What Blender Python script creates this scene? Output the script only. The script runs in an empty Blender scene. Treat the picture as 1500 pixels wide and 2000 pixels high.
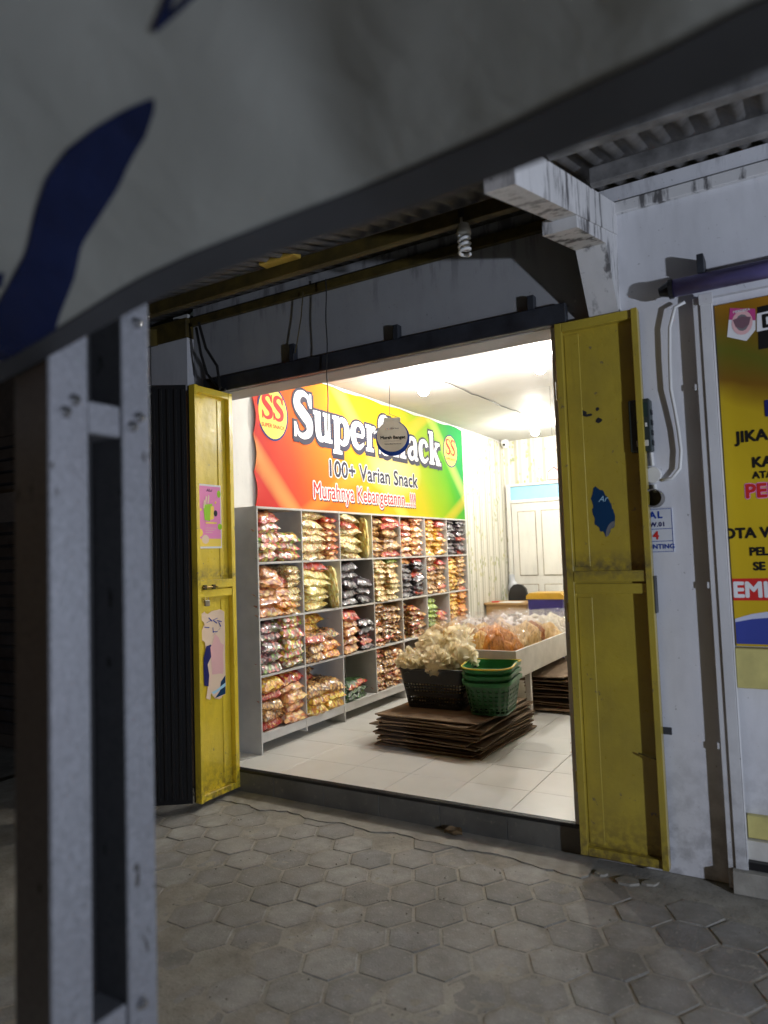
import bpy, bmesh, math, random
from mathutils import Vector, Matrix, noise as mnoise

random.seed(7)
R = math.radians
scene = bpy.context.scene
col = scene.collection

# ------------------------------------------------------------------ camera
F_PX, YAW, PITCH, ROLL, CAM_Z = 1370.19, R(-30.6556), R(3.5677), R(-1.9903), 1.565
fw = Vector((math.sin(YAW)*math.cos(PITCH), math.cos(YAW)*math.cos(PITCH), math.sin(PITCH)))
r0 = Vector((math.cos(YAW), -math.sin(YAW), 0)); u0 = r0.cross(fw)
rt = r0*math.cos(ROLL) + u0*math.sin(ROLL); up = -r0*math.sin(ROLL) + u0*math.cos(ROLL)
CAM = Vector((0, 0, CAM_Z))
cd = bpy.data.cameras.new('camera'); cam = bpy.data.objects.new('camera', cd); col.objects.link(cam)
cam.matrix_world = Matrix(((rt.x, up.x, -fw.x, 0), (rt.y, up.y, -fw.y, 0), (rt.z, up.z, -fw.z, CAM_Z), (0, 0, 0, 1)))
cd.sensor_fit = 'VERTICAL'; cd.sensor_height = 36.0; cd.sensor_width = 27.0
cd.lens = F_PX/2000*36.0
cd.clip_start = 0.02; cd.clip_end = 500
cd.dof.use_dof = True; cd.dof.focus_distance = 5.0; cd.dof.aperture_fstop = 1.7
scene.camera = cam

# ------------------------------------------------------------------ night sky, lamps, exposure
w = bpy.data.worlds.new('World'); scene.world = w; w.use_nodes = True
nt = w.node_tree; bg = nt.nodes['Background']
sky = nt.nodes.new('ShaderNodeTexSky'); sky.sky_type = 'NISHITA'; sky.sun_disc = False
sky.sun_elevation = R(2); sky.sun_rotation = R(200)
nt.links.new(sky.outputs[0], bg.inputs[0]); bg.inputs[1].default_value = 0.014
scene.view_settings.view_transform = 'Standard'; scene.view_settings.look = 'None'
scene.view_settings.exposure = 0.0; scene.view_settings.gamma = 1.0
scene.view_settings.use_curve_mapping = False
BULB_STRENGTH = 820.0
# the lamp of the street stall that throws every outdoor shadow towards the shop's door
ld = bpy.data.lights.new('stall_lamp', 'POINT'); ld.energy = 520; ld.color = (0.74, 0.82, 1.0); ld.shadow_soft_size = 0.07
lo = bpy.data.objects.new('stall_lamp', ld); lo.location = (3.4, 0.76, 1.42); col.objects.link(lo)
scene.cycles.max_bounces = 8; scene.cycles.diffuse_bounces = 5; scene.cycles.glossy_bounces = 2; scene.cycles.transparent_max_bounces = 10
scene.cycles.caustics_reflective = False; scene.cycles.caustics_refractive = False
scene.cycles.sample_clamp_indirect = 6.0

# ------------------------------------------------------------------ helpers
def ray(x, y): return rt*((x-750)/F_PX) - up*((y-1000)/F_PX) + fw
def onx(x, y, X): d = ray(x, y); return CAM + d*((X-CAM.x)/d.x)
def ony(x, y, Y): d = ray(x, y); return CAM + d*((Y-CAM.y)/d.y)
def onz(x, y, Z): d = ray(x, y); return CAM + d*((Z-CAM.z)/d.z)
def s2l(c): return c/12.92 if c <= 0.04045 else ((c+0.055)/1.055)**2.4
def rgb(r, g, b): return (s2l(r/255), s2l(g/255), s2l(b/255), 1)

def wloc(o):
    v = Vector((0, 0, 0))
    while o is not None: v = v + o.location; o = o.parent
    return v
def tag(o, label=None, cat=None, group=None, kind=None):
    if label: o['label'] = label
    if cat: o['category'] = cat
    if group: o['group'] = group
    if kind: o['kind'] = kind
    return o
def thing(name, label, cat, loc=(0, 0, 0), group=None):
    o = bpy.data.objects.new(name, None); o.empty_display_size = 0.1; col.objects.link(o); o.location = loc
    return tag(o, label, cat, group)
def copy_tree(o, parent=None):
    c = o.copy(); col.objects.link(c); c.parent = parent
    for ch in list(o.children): copy_tree(ch, c)
    return c

class MB:
    def __init__(s): s.v = []; s.f = []; s.m = []; s.smooth = False
    def add(s, vs, fs, mi=0):
        n = len(s.v); s.v += [Vector(p) for p in vs]; s.f += [tuple(i+n for i in f) for f in fs]; s.m += [mi]*len(fs); return s
    def box(s, a, b, bev=0.0, mi=0, mat=None):
        a, b = Vector(a), Vector(b)
        lo_ = Vector((min(a.x, b.x), min(a.y, b.y), min(a.z, b.z))); hi = Vector((max(a.x, b.x), max(a.y, b.y), max(a.z, b.z)))
        if bev <= 0:
            vs = [(x, y, z) for z in (lo_.z, hi.z) for y in (lo_.y, hi.y) for x in (lo_.x, hi.x)]
            fs = [(0, 2, 3, 1), (4, 5, 7, 6), (0, 1, 5, 4), (2, 6, 7, 3), (0, 4, 6, 2), (1, 3, 7, 5)]
        else:
            bm = bmesh.new(); bmesh.ops.create_cube(bm, size=1.0)
            for v in bm.verts: v.co = Vector(((lo_[i]+hi[i])/2 + v.co[i]*(hi[i]-lo_[i]) for i in range(3)))
            bmesh.ops.bevel(bm, geom=list(bm.edges), offset=bev, segments=1, affect='EDGES', profile=0.5)
            bm.verts.index_update(); vs = [v.co.copy() for v in bm.verts]; fs = [tuple(v.index for v in f.verts) for f in bm.faces]; bm.free()
        if mat is not None: vs = [mat @ Vector(p) for p in vs]
        return s.add(vs, fs, mi)
    def prism(s, pts, fn, d0, d1, mi=0):
        n = len(pts); vs = [fn(p[0], p[1], d0) for p in pts] + [fn(p[0], p[1], d1) for p in pts]
        fs = [tuple(range(n-1, -1, -1)), tuple(range(n, 2*n))] + [(i, (i+1) % n, n+(i+1) % n, n+i) for i in range(n)]
        return s.add(vs, fs, mi)
    def tube(s, pts, r, seg=8, caps=True, mi=0):
        pts = [Vector(p) for p in pts]; n = len(pts); rr = r if isinstance(r, (list, tuple)) else [r]*n
        vs = []; pn = None
        for i, p in enumerate(pts):
            t = (pts[min(i+1, n-1)] - pts[max(i-1, 0)]).normalized()
            a = Vector((0, 0, 1)) if abs(t.z) < 0.9 else Vector((1, 0, 0))
            if pn is None: nn = t.cross(a).normalized()
            else:
                nn = (pn - t*pn.dot(t))
                nn = nn.normalized() if nn.length > 1e-6 else t.cross(a).normalized()
            pn = nn; b = t.cross(nn)
            for k in range(seg):
                an = 2*math.pi*k/seg; vs.append(p + (nn*math.cos(an) + b*math.sin(an))*rr[i])
        fs = [(i*seg+k, i*seg+(k+1) % seg, (i+1)*seg+(k+1) % seg, (i+1)*seg+k) for i in range(n-1) for k in range(seg)]
        if caps: fs += [tuple(range(seg-1, -1, -1)), tuple(range((n-1)*seg, n*seg))]
        return s.add(vs, fs, mi)
    def lathe(s, prof, c, axis='z', seg=16, mi=0):
        c = Vector(c); vs = []
        for (r, h) in prof:
            for k in range(seg):
                a = 2*math.pi*k/seg; x, y = r*math.cos(a), r*math.sin(a)
                vs.append(c + (Vector((x, y, h)) if axis == 'z' else Vector((x, -h, y)) if axis == 'y' else Vector((h, x, y))))
        n = len(prof)
        fs = [(i*seg+k, i*seg+(k+1) % seg, (i+1)*seg+(k+1) % seg, (i+1)*seg+k) for i in range(n-1) for k in range(seg)]
        fs += [tuple(range(seg-1, -1, -1)), tuple(range((n-1)*seg, n*seg))]
        return s.add(vs, fs, mi)
    def grid(s, fn, nu, nv, mi=0):
        vs = [fn(i/nu, j/nv) for j in range(nv+1) for i in range(nu+1)]
        fs = [(j*(nu+1)+i, j*(nu+1)+i+1, (j+1)*(nu+1)+i+1, (j+1)*(nu+1)+i) for j in range(nv) for i in range(nu)]
        return s.add(vs, fs, mi)
    def mesh(s, name, origin=(0, 0, 0)):
        o = Vector(origin); me = bpy.data.meshes.new(name)
        me.from_pydata([tuple(p-o) for p in s.v], [], s.f); me.validate(); me.update()
        bm = bmesh.new(); bm.from_mesh(me)
        try: bmesh.ops.recalc_face_normals(bm, faces=bm.faces)
        except Exception: pass
        bm.to_mesh(me); bm.free()
        return me
    def build(s, name, mats, parent=None, origin=None, smooth=None):
        if origin is None: origin = wloc(parent) if parent is not None else (0, 0, 0)
        base = wloc(parent) if parent is not None else Vector((0, 0, 0))
        me = s.mesh(name, origin)
        if not isinstance(mats, (list, tuple)): mats = [mats]
        for m in mats: me.materials.append(m)
        if len(mats) > 1 and len(me.polygons) == len(s.m): me.polygons.foreach_set('material_index', s.m)
        sm = s.smooth if smooth is None else smooth
        if sm: me.polygons.foreach_set('use_smooth', [True]*len(me.polygons))
        o = bpy.data.objects.new(name, me); col.objects.link(o)
        if parent is not None: o.parent = parent
        o.location = Vector(origin) - base
        return o
def link_mesh(name, me, parent=None, loc=(0, 0, 0), rot=(0, 0, 0), mat=None):
    o = bpy.data.objects.new(name, me); col.objects.link(o); o.parent = parent; o.location = loc; o.rotation_euler = rot
    if mat is not None:
        if not me.materials: me.materials.append(mat)
        o.material_slots[0].link = 'OBJECT'; o.material_slots[0].material = mat
    return o

# ------------------------------------------------------------------ materials
class NT:
    def __init__(s, name):
        s.mat = bpy.data.materials.new(name); s.mat.use_nodes = True; s.t = s.mat.node_tree
        s.b = s.t.nodes['Principled BSDF']; s.out = s.t.nodes['Material Output']
    def n(s, typ, **kw):
        nd = s.t.nodes.new('ShaderNode'+typ)
        for k, v in kw.items():
            if hasattr(nd, k) and not k.startswith('i_'): setattr(nd, k, v)
        return nd
    def l(s, a, b): s.t.links.new(a, b); return s
    def val(s, sock, v): sock.default_value = v
    def coords(s, kind='Object', scale=None, rand=False, geo=False):
        if geo: out = s.n('NewGeometry').outputs['Position']
        else: out = s.n('TexCoord').outputs[kind]
        if rand:
            oi = s.n('ObjectInfo'); m = s.n('VectorMath', operation='SCALE'); c = s.n('CombineXYZ')
            s.val(c.inputs[0], 37.0); s.val(c.inputs[1], 91.0); s.val(c.inputs[2], 53.0)
            s.l(c.outputs[0], m.inputs[0]); s.l(oi.outputs['Random'], m.inputs['Scale'])
            a = s.n('VectorMath', operation='ADD'); s.l(out, a.inputs[0]); s.l(m.outputs[0], a.inputs[1]); out = a.outputs[0]
        if scale:
            m = s.n('VectorMath', operation='MULTIPLY'); s.l(out, m.inputs[0]); s.val(m.inputs[1], scale); out = m.outputs[0]
        return out
    def noise(s, vec, scale, detail=4, rough=0.55, dist=0.0):
        nd = s.n('TexNoise'); s.val(nd.inputs['Scale'], scale); s.val(nd.inputs['Detail'], detail); s.val(nd.inputs['Roughness'], rough)
        s.val(nd.inputs['Distortion'], dist); s.l(vec, nd.inputs['Vector']); return nd.outputs['Fac']
    def vor(s, vec, scale, out='Color', feature='F1', rnd=1.0):
        nd = s.n('TexVoronoi', feature=feature); s.val(nd.inputs['Scale'], scale); s.val(nd.inputs['Randomness'], rnd); s.l(vec, nd.inputs['Vector'])
        return nd.outputs[out]
    def ramp(s, fac, stops, mode='LINEAR'):
        nd = s.n('ValToRGB'); cr = nd.color_ramp; cr.interpolation = mode
        while len(cr.elements) > 1: cr.elements.remove(cr.elements[0])
        cr.elements[0].position = stops[0][0]; cr.elements[0].color = stops[0][1]
        for p, c in stops[1:]:
            e = cr.elements.new(p); e.color = c
        s.l(fac, nd.inputs[0]); return nd.outputs[0]
    def mr(s, fac, a, b, c=0.0, d=1.0):
        nd = s.n('MapRange'); s.l(fac, nd.inputs[0]); s.val(nd.inputs[1], a); s.val(nd.inputs[2], b); s.val(nd.inputs[3], c); s.val(nd.inputs[4], d)
        return nd.outputs[0]
    def math(s, op, a, b=None):
        nd = s.n('Math', operation=op)
        for i, x in enumerate((a, b)):
            if x is None: continue
            if isinstance(x, (int, float)): s.val(nd.inputs[i], x)
            else: s.l(x, nd.inputs[i])
        return nd.outputs[0]
    def mix(s, fac, a, b, mode='MIX'):
        nd = s.n('Mix', data_type='RGBA', blend_type=mode)
        for sock, x in ((nd.inputs[0], fac), (nd.inputs[6], a), (nd.inputs[7], b)):
            if isinstance(x, (int, float, tuple)): s.val(sock, x)
            else: s.l(x, sock)
        return nd.outputs[2]
    def xyz(s, vec): nd = s.n('SeparateXYZ'); s.l(vec, nd.inputs[0]); return nd.outputs
    def bump(s, h, strength=0.3, dist=0.01):
        nd = s.n('Bump'); s.val(nd.inputs['Strength'], strength); s.val(nd.inputs['Distance'], dist); s.l(h, nd.inputs['Height'])
        s.l(nd.outputs[0], s.b.inputs['Normal']); return s
    def base(s, c):
        if isinstance(c, tuple): s.val(s.b.inputs['Base Color'], c)
        else: s.l(c, s.b.inputs['Base Color'])
        return s
    def pr(s, rough=0.5, metal=0.0, coat=0.0, coatr=0.1, spec=0.5):
        b = s.b.inputs
        if isinstance(rough, (int, float)): b['Roughness'].default_value = rough
        else: s.l(rough, b['Roughness'])
        b['Metallic'].default_value = metal; b['Coat Weight'].default_value = coat; b['Coat Roughness'].default_value = coatr
        b['Specular IOR Level'].default_value = spec; return s

def plain(name, c, rough=0.5, metal=0.0, coat=0.0, vary=0.12, vscale=6.0, bumpk=0.0, bscale=40.0, geo=True):
    t = NT(name); vec = t.coords(geo=True) if geo else t.coords(rand=True)
    f = t.noise(vec, vscale, 5, 0.6)
    d = tuple(x*(1-vary*2) for x in c[:3])+(1,); e = tuple(min(1, x*(1+vary)) for x in c[:3])+(1,)
    t.base(t.ramp(f, [(0.3, d), (0.7, e)])).pr(t.mr(f, 0.3, 0.7, rough*1.15, rough*0.85), metal, coat)
    if bumpk: t.bump(t.noise(vec, bscale, 4), bumpk, 0.004)
    return t.mat

# painted masonry with mould at the head and damp grime at the foot
def wall_paint(name, c, mould=1.0, ztop=3.33, grime=True, thr=0.52):
    t = NT(name); p = t.coords(geo=True); x = t.xyz(p)
    n1 = t.noise(p, 2.2, 6, 0.6); n2 = t.noise(p, 14, 6, 0.65)
    k = t.ramp(n1, [(0.3, tuple(v*0.88 for v in c[:3])+(1,)), (0.7, c)])
    if grime:
        g = t.math('MULTIPLY', t.mr(x[2], 0.75, 0.0), t.mr(n2, 0.42, 0.62)); k = t.mix(t.math('MULTIPLY', g, 0.5), k, rgb(110, 108, 106))
    st = t.coords(geo=True, scale=(9, 9, 1.6)); n3 = t.noise(st, 1.4, 6, 0.65)
    m = t.math('MULTIPLY', t.mr(x[2], ztop-0.35, ztop), t.mr(n3, thr, thr+0.09))
    if mould: k = t.mix(t.math('MULTIPLY', m, 0.85*mould), k, rgb(40, 36, 38))
    sp = t.mr(t.noise(p, 55, 3), 0.70, 0.74); k = t.mix(t.math('MULTIPLY', sp, 0.5), k, rgb(90, 86, 84))
    cr = t.mr(t.noise(t.coords(geo=True, scale=(4, 4, 0.8)), 3, 5, 0.6), 0.45, 0.75); k = t.mix(t.math('MULTIPLY', cr, 0.14), k, rgb(120, 118, 118))
    t.base(k).pr(0.75); t.bump(n2, 0.25, 0.006); return t.mat
M_wall = wall_paint('white_wall_paint', (0.70, 0.70, 0.72, 1), 0.35, 3.5)
M_beam = wall_paint('mouldy_white_paint', (0.66, 0.65, 0.64, 1), 1.0, 2.95, False, 0.52)
M_lint = wall_paint('lintel_grey_paint', (0.38, 0.38, 0.385, 1), 0.6, 3.4, False)
M_inwall = wall_paint('inner_wall_paint', (0.72, 0.71, 0.66, 1), 0.0, 9, False)
M_ceil = plain('ceiling_paint', (0.52, 0.515, 0.49, 1), 0.7, vary=0.03, vscale=2)

def yellow_metal():
    t = NT('yellow_door_paint'); p = t.coords(geo=True); n = t.noise(p, 3.5, 6, 0.6); n2 = t.noise(p, 28, 5, 0.6)
    k = t.ramp(n, [(0.3, (0.66, 0.49, 0.030, 1)), (0.7, (0.80, 0.61, 0.045, 1))])
    k = t.mix(t.math('MULTIPLY', t.mr(t.noise(t.coords(geo=True, scale=(2.2, 2.2, 0.9)), 2.6, 6, 0.65), 0.50, 0.72), 0.35), k, (0.30, 0.22, 0.03, 1))
    k = t.mix(t.math('MULTIPLY', t.mr(t.noise(t.coords(geo=True, scale=(30, 30, 1.2)), 1.6, 5, 0.6), 0.62, 0.78), 0.25), k, (0.16, 0.10, 0.03, 1))
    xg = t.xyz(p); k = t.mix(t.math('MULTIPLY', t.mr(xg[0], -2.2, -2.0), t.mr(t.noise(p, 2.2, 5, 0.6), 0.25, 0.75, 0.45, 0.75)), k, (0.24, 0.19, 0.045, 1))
    ch = t.mr(t.noise(p, 17, 5, 0.7), 0.66, 0.68); k = t.mix(t.math('MULTIPLY', ch, 0.7), k, (0.09, 0.085, 0.09, 1))
    x = t.xyz(p); g = t.math('MULTIPLY', t.mr(x[2], 0.3, 0.02), t.mr(n2, 0.4, 0.6)); k = t.mix(t.math('MULTIPLY', g, 0.8), k, (0.09, 0.06, 0.03, 1))
    g2 = t.math('MULTIPLY', t.mr(t.math('ABSOLUTE', t.math('SUBTRACT', x[2], 1.47)), 0.09, 0.0), t.mr(n2, 0.35, 0.62)); k = t.mix(t.math('MULTIPLY', g2, 0.75), k, (0.07, 0.065, 0.05, 1))
    t.base(k).pr(t.mr(n2, 0.3, 0.7, 0.26, 0.45), 0.0, 0.4, 0.15); t.bump(t.mix(0.2, t.noise(p, 3.2, 3), n2), 0.5, 0.02); return t.mat
M_yel = yellow_metal()
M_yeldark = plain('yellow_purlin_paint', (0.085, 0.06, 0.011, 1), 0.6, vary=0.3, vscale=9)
M_navy = plain('navy_door_paint', (0.004, 0.0045, 0.006, 1), 0.55, vary=0.3, vscale=5)
M_rail = plain('dark_rail_steel', (0.032, 0.036, 0.045, 1), 0.5, vary=0.3)
M_black = plain('black_plastic', (0.012, 0.012, 0.013, 1), 0.45, vary=0.2)
M_wire = plain('black_cable', (0.015, 0.014, 0.013, 1), 0.5)
M_white = plain('white_plastic', (0.74, 0.74, 0.72, 1), 0.4, vary=0.06)
M_offwhite = plain('cream_plastic', (0.62, 0.60, 0.54, 1), 0.45, vary=0.1)
M_chrome = plain('bolt_steel', (0.6, 0.6, 0.62, 1), 0.22, 1.0, vary=0.1)

def galv():
    t = NT('galvanised_steel'); p = t.coords(geo=True)
    v = t.vor(p, 160, 'Color'); x = t.xyz(v); n = t.noise(p, 90, 4, 0.6, 1.0); n1 = t.noise(p, 4, 5)
    k = t.ramp(n, [(0.3, (0.20, 0.205, 0.22, 1)), (0.7, (0.30, 0.305, 0.33, 1))]); k = t.mix(t.mr(n1, 0.5, 0.8), k, (0.25, 0.25, 0.27, 1))
    t.base(k).pr(t.mr(x[0], 0, 1, 0.42, 0.6), 0.55); k = t.mix(t.mr(t.noise(t.coords(geo=True, scale=(14, 14, 5)), 2.2, 4, 0.6), 0.66, 0.69), k, (0.07, 0.065, 0.06, 1)); t.base(k); t.bump(n, 0.35, 0.003); return t.mat
M_galv = galv()

def corrugated():
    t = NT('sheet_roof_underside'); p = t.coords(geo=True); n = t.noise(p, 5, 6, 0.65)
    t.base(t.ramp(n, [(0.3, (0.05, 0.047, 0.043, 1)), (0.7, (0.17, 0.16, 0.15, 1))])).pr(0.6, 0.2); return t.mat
M_roof = corrugated()

def tarp_mat():
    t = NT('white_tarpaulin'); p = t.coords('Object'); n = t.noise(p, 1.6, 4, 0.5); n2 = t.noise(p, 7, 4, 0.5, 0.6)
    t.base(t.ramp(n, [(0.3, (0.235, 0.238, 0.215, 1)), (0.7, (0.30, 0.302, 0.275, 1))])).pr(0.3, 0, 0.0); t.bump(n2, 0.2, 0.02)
    t.b.inputs['Specular IOR Level'].default_value = 0.35; return t.mat
M_tarp = tarp_mat()
def tarp_blue():
    t = NT('blue_tarpaulin_print'); p = t.coords('Object'); n = t.noise(p, 5, 4)
    t.base(t.ramp(n, [(0.3, (0.004, 0.009, 0.040, 1)), (0.7, (0.008, 0.016, 0.066, 1))])).pr(0.25); t.bump(t.noise(p, 9, 4, 0.5, 0.5), 0.5, 0.02); return t.mat
M_tblue = tarp_blue()
M_hem = plain('dark_hem_pipe_and_shade', (0.045, 0.046, 0.05, 1), 0.45)  # colour of the hem pipe and of the painted shade strip beside it

def paver_mat():
    t = NT('concrete_paver'); p = t.coords(geo=True); oi = t.n('ObjectInfo').outputs['Random']
    n = t.noise(p, 9, 6, 0.62); n2 = t.noise(p, 120, 4, 0.6); n3 = t.noise(p, 2.3, 5)
    k = t.ramp(n, [(0.28, (0.25, 0.243, 0.222, 1)), (0.72, (0.41, 0.40, 0.37, 1))])
    k = t.mix(1.0, k, t.ramp(oi, [(0, (0.70, 0.70, 0.72, 1)), (0.7, (0.90, 0.89, 0.88, 1)), (1, (1.02, 1.02, 1.02, 1))]), 'MULTIPLY')
    k = t.mix(t.math('MULTIPLY', t.mr(n3, 0.45, 0.7), 0.45), k, (0.24, 0.22, 0.18, 1))
    k = t.mix(t.math('MULTIPLY', t.mr(n2, 0.62, 0.72), 0.35), k, (0.10, 0.095, 0.085, 1))
    pc = t.xyz(t.coords('Object')); rd = t.math('SQRT', t.math('ADD', t.math('MULTIPLY', pc[0], pc[0]), t.math('MULTIPLY', pc[1], pc[1]))); ed = t.math('MULTIPLY', t.mr(rd, 0.078, 0.112), t.mr(t.noise(p, 28, 5, 0.7), 0.35, 0.6)); k = t.mix(t.math('MULTIPLY', ed, 0.8), k, (0.20, 0.18, 0.145, 1)); k = t.mix(t.math('MULTIPLY', t.mr(t.noise(p, 1.1, 6, 0.7, 0.8), 0.48, 0.66), 0.55), k, (0.13, 0.12, 0.10, 1)); k = t.mix(t.math('MULTIPLY', t.mr(t.noise(p, 46, 5, 0.75), 0.57, 0.66), 0.5), k, (0.46, 0.44, 0.39, 1))
    t.base(k).pr(0.85); t.bump(t.mix(0.5, n, n2), 0.75, 0.008); return t.mat
M_paver = paver_mat()
def sand_mat():
    t = NT('gritty_sand'); p = t.coords(geo=True); n = t.noise(p, 4.5, 7, 0.65); n2 = t.noise(p, 75, 5, 0.7)
    k = t.ramp(n, [(0.3, (0.19, 0.175, 0.145, 1)), (0.5, (0.30, 0.28, 0.235, 1)), (0.72, (0.40, 0.375, 0.32, 1))])
    k = t.mix(t.math('MULTIPLY', t.mr(n2, 0.55, 0.72), 0.5), k, (0.07, 0.065, 0.055, 1))
    t.base(k).pr(0.95); t.bump(t.mix(0.5, n, n2), 0.8, 0.008); return t.mat
M_sand = sand_mat()
def cement_mat(name, a, b):
    t = NT(name); p = t.coords(geo=True); n = t.noise(p, 6, 7, 0.65); n2 = t.noise(p, 60, 5)
    t.base(t.ramp(n, [(0.3, a), (0.7, b)])).pr(0.85); t.bump(t.mix(0.5, n, n2), 0.5, 0.006); return t.mat
M_cement = cement_mat('worn_cement', (0.20, 0.185, 0.155, 1), (0.38, 0.36, 0.31, 1))
M_ground = cement_mat('street_ground', (0.12, 0.115, 0.10, 1), (0.24, 0.23, 0.20, 1))
def tile_mat(name, a, b, rough, dirt=0.3):
    t = NT(name); p = t.coords(geo=True); n = t.noise(p, 3.0, 6, 0.6); n2 = t.noise(p, 26, 5, 0.6)
    k = t.ramp(n, [(0.3, a), (0.7, b)]); sc = t.mr(t.noise(p, 11, 6, 0.7), 0.66, 0.72); k = t.mix(t.math('MULTIPLY', sc, 0.18), k, (0.30, 0.26, 0.20, 1)); k = t.mix(t.math('MULTIPLY', t.mr(n2, 0.58, 0.78), dirt), k, (0.30, 0.26, 0.20, 1))
    t.base(k).pr(rough); t.bump(n, 0.03, 0.01); return t.mat
M_tile = tile_mat('cream_floor_tile', (0.68, 0.665, 0.615, 1), (0.76, 0.745, 0.695, 1), 0.28, 0.0)
M_riser = tile_mat('grey_riser_tile', (0.08, 0.08, 0.072, 1), (0.16, 0.155, 0.135, 1), 0.4, 0.6)
M_grout = plain('dark_grout', (0.16, 0.145, 0.12, 1), 0.9)
M_shelf = plain('grey_shelf_board', (0.56, 0.545, 0.51, 1), 0.6, vary=0.08, vscale=4)
M_shelfedge = plain('pale_board_edge', (0.55, 0.53, 0.48, 1), 0.55, vary=0.1)
M_counter = plain('white_counter_board', (0.62, 0.58, 0.52, 1), 0.5, vary=0.08)

def wood(name, a, b):
    t = NT(name); v = t.coords(geo=True, scale=(1, 6, 9)); n = t.noise(v, 3, 6, 0.6, 0.4)
    t.base(t.ramp(n, [(0.3, a), (0.7, b)])).pr(0.45); return t.mat
M_wood = wood('desk_wood', (0.28, 0.15, 0.05, 1), (0.42, 0.25, 0.10, 1))
def cardboard():
    t = NT('brown_cardboard'); p = t.coords('Object', rand=True); n = t.noise(p, 5, 6, 0.6); oi = t.n('ObjectInfo').outputs['Random']
    k = t.ramp(n, [(0.3, (0.13, 0.085, 0.048, 1)), (0.7, (0.23, 0.155, 0.09, 1))])
    k = t.mix(1.0, k, t.ramp(oi, [(0, (0.62, 0.6, 0.58, 1)), (1, (1.05, 1, 0.95, 1))]), 'MULTIPLY')
    t.base(k).pr(0.85); t.bump(n, 0.3, 0.004); return t.mat
M_card = cardboard()

def film_mat():
    t = NT('clear_plastic_film'); p = t.coords('Object', rand=True)
    tr = t.n('BsdfTransparent'); gl = t.n('BsdfGlossy'); gl.inputs['Roughness'].default_value = 0.09
    gl.inputs['Color'].default_value = (0.95, 0.95, 0.95, 1)
    lw = t.n('LayerWeight'); lw.inputs['Blend'].default_value = 0.28
    bp = t.n('Bump'); bp.inputs['Strength'].default_value = 0.8; bp.inputs['Distance'].default_value = 0.02
    t.l(t.noise(p, 26, 4, 0.6, 1.2), bp.inputs['Height']); t.l(bp.outputs[0], gl.inputs['Normal']); t.l(bp.outputs[0], lw.inputs['Normal'])
    mx = t.n('MixShader'); t.l(t.mr(t.math('POWER', lw.outputs['Facing'], 1.6), 0, 1, 0.07, 0.55), mx.inputs[0]); t.l(tr.outputs[0], mx.inputs[1]); t.l(gl.outputs[0], mx.inputs[2])
    t.l(mx.outputs[0], t.out.inputs['Surface']); return t.mat
M_film = film_mat()
M_film2 = M_film.copy(); M_film2.name = 'thin_clear_film'
for q in M_film2.node_tree.nodes:
    if q.type == 'MAP_RANGE' and abs(q.inputs[4].default_value-0.55) < 1e-4: q.inputs[3].default_value = 0.055; q.inputs[4].default_value = 0.48

def snack(name, cols, scale=42.0, dark=(0.1, 0.05, 0.03, 1), red=0.0, stretch=(1, 1, 1)):
    """bagged snack seen through clear film: pieces of several colours, optionally a red printed header on one end"""
    t = NT(name); p = t.coords('Object', rand=True, scale=stretch); v = t.vor(p, scale, 'Color'); x = t.xyz(v)
    n = len(cols); k = t.ramp(x[0], [(i/n, c) for i, c in enumerate(cols)], 'CONSTANT')
    d = t.vor(p, scale, 'Distance'); k = t.mix(t.mr(d, 0.35, 0.75), k, dark)
    hi = t.mr(t.noise(t.coords('Object', rand=True), 22, 3, 0.5, 1.5), 0.60, 0.66); k = t.mix(t.math('MULTIPLY', hi, 0.5), k, (0.85, 0.83, 0.8, 1))
    if red > 0:
        o = t.xyz(t.coords('Object')); rr = t.n('ObjectInfo').outputs['Random']
        edge = t.math('ADD', o[0], t.math('MULTIPLY', t.noise(t.coords('Object', rand=True), 9, 3), 0.10))
        rm = t.math('MULTIPLY', t.mr(edge, 0.172, 0.176), t.mr(rr, 1-red*0.40, 1-red*0.40+0.01)); k = t.mix(rm, k, (0.42, 0.022, 0.016, 1))
        lt = t.mr(t.noise(t.coords('Object', rand=True, scale=(1, 1.6, 1)), 45, 2), 0.57, 0.6); k = t.mix(t.math('MULTIPLY', t.math('MULTIPLY', rm, lt), 0.8), k, (0.75, 0.45, 0.1, 1))
    t.base(k).pr(0.42, 0, 0.75, 0.10); t.bump(d, 0.55, 0.012)
    return t.mat
def L(*c): q = rgb(*c); return tuple(min(0.9, v*m_+0.015) for v, m_ in zip(q[:3], (1.28, 1.30, 1.08)))+(1,)
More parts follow.
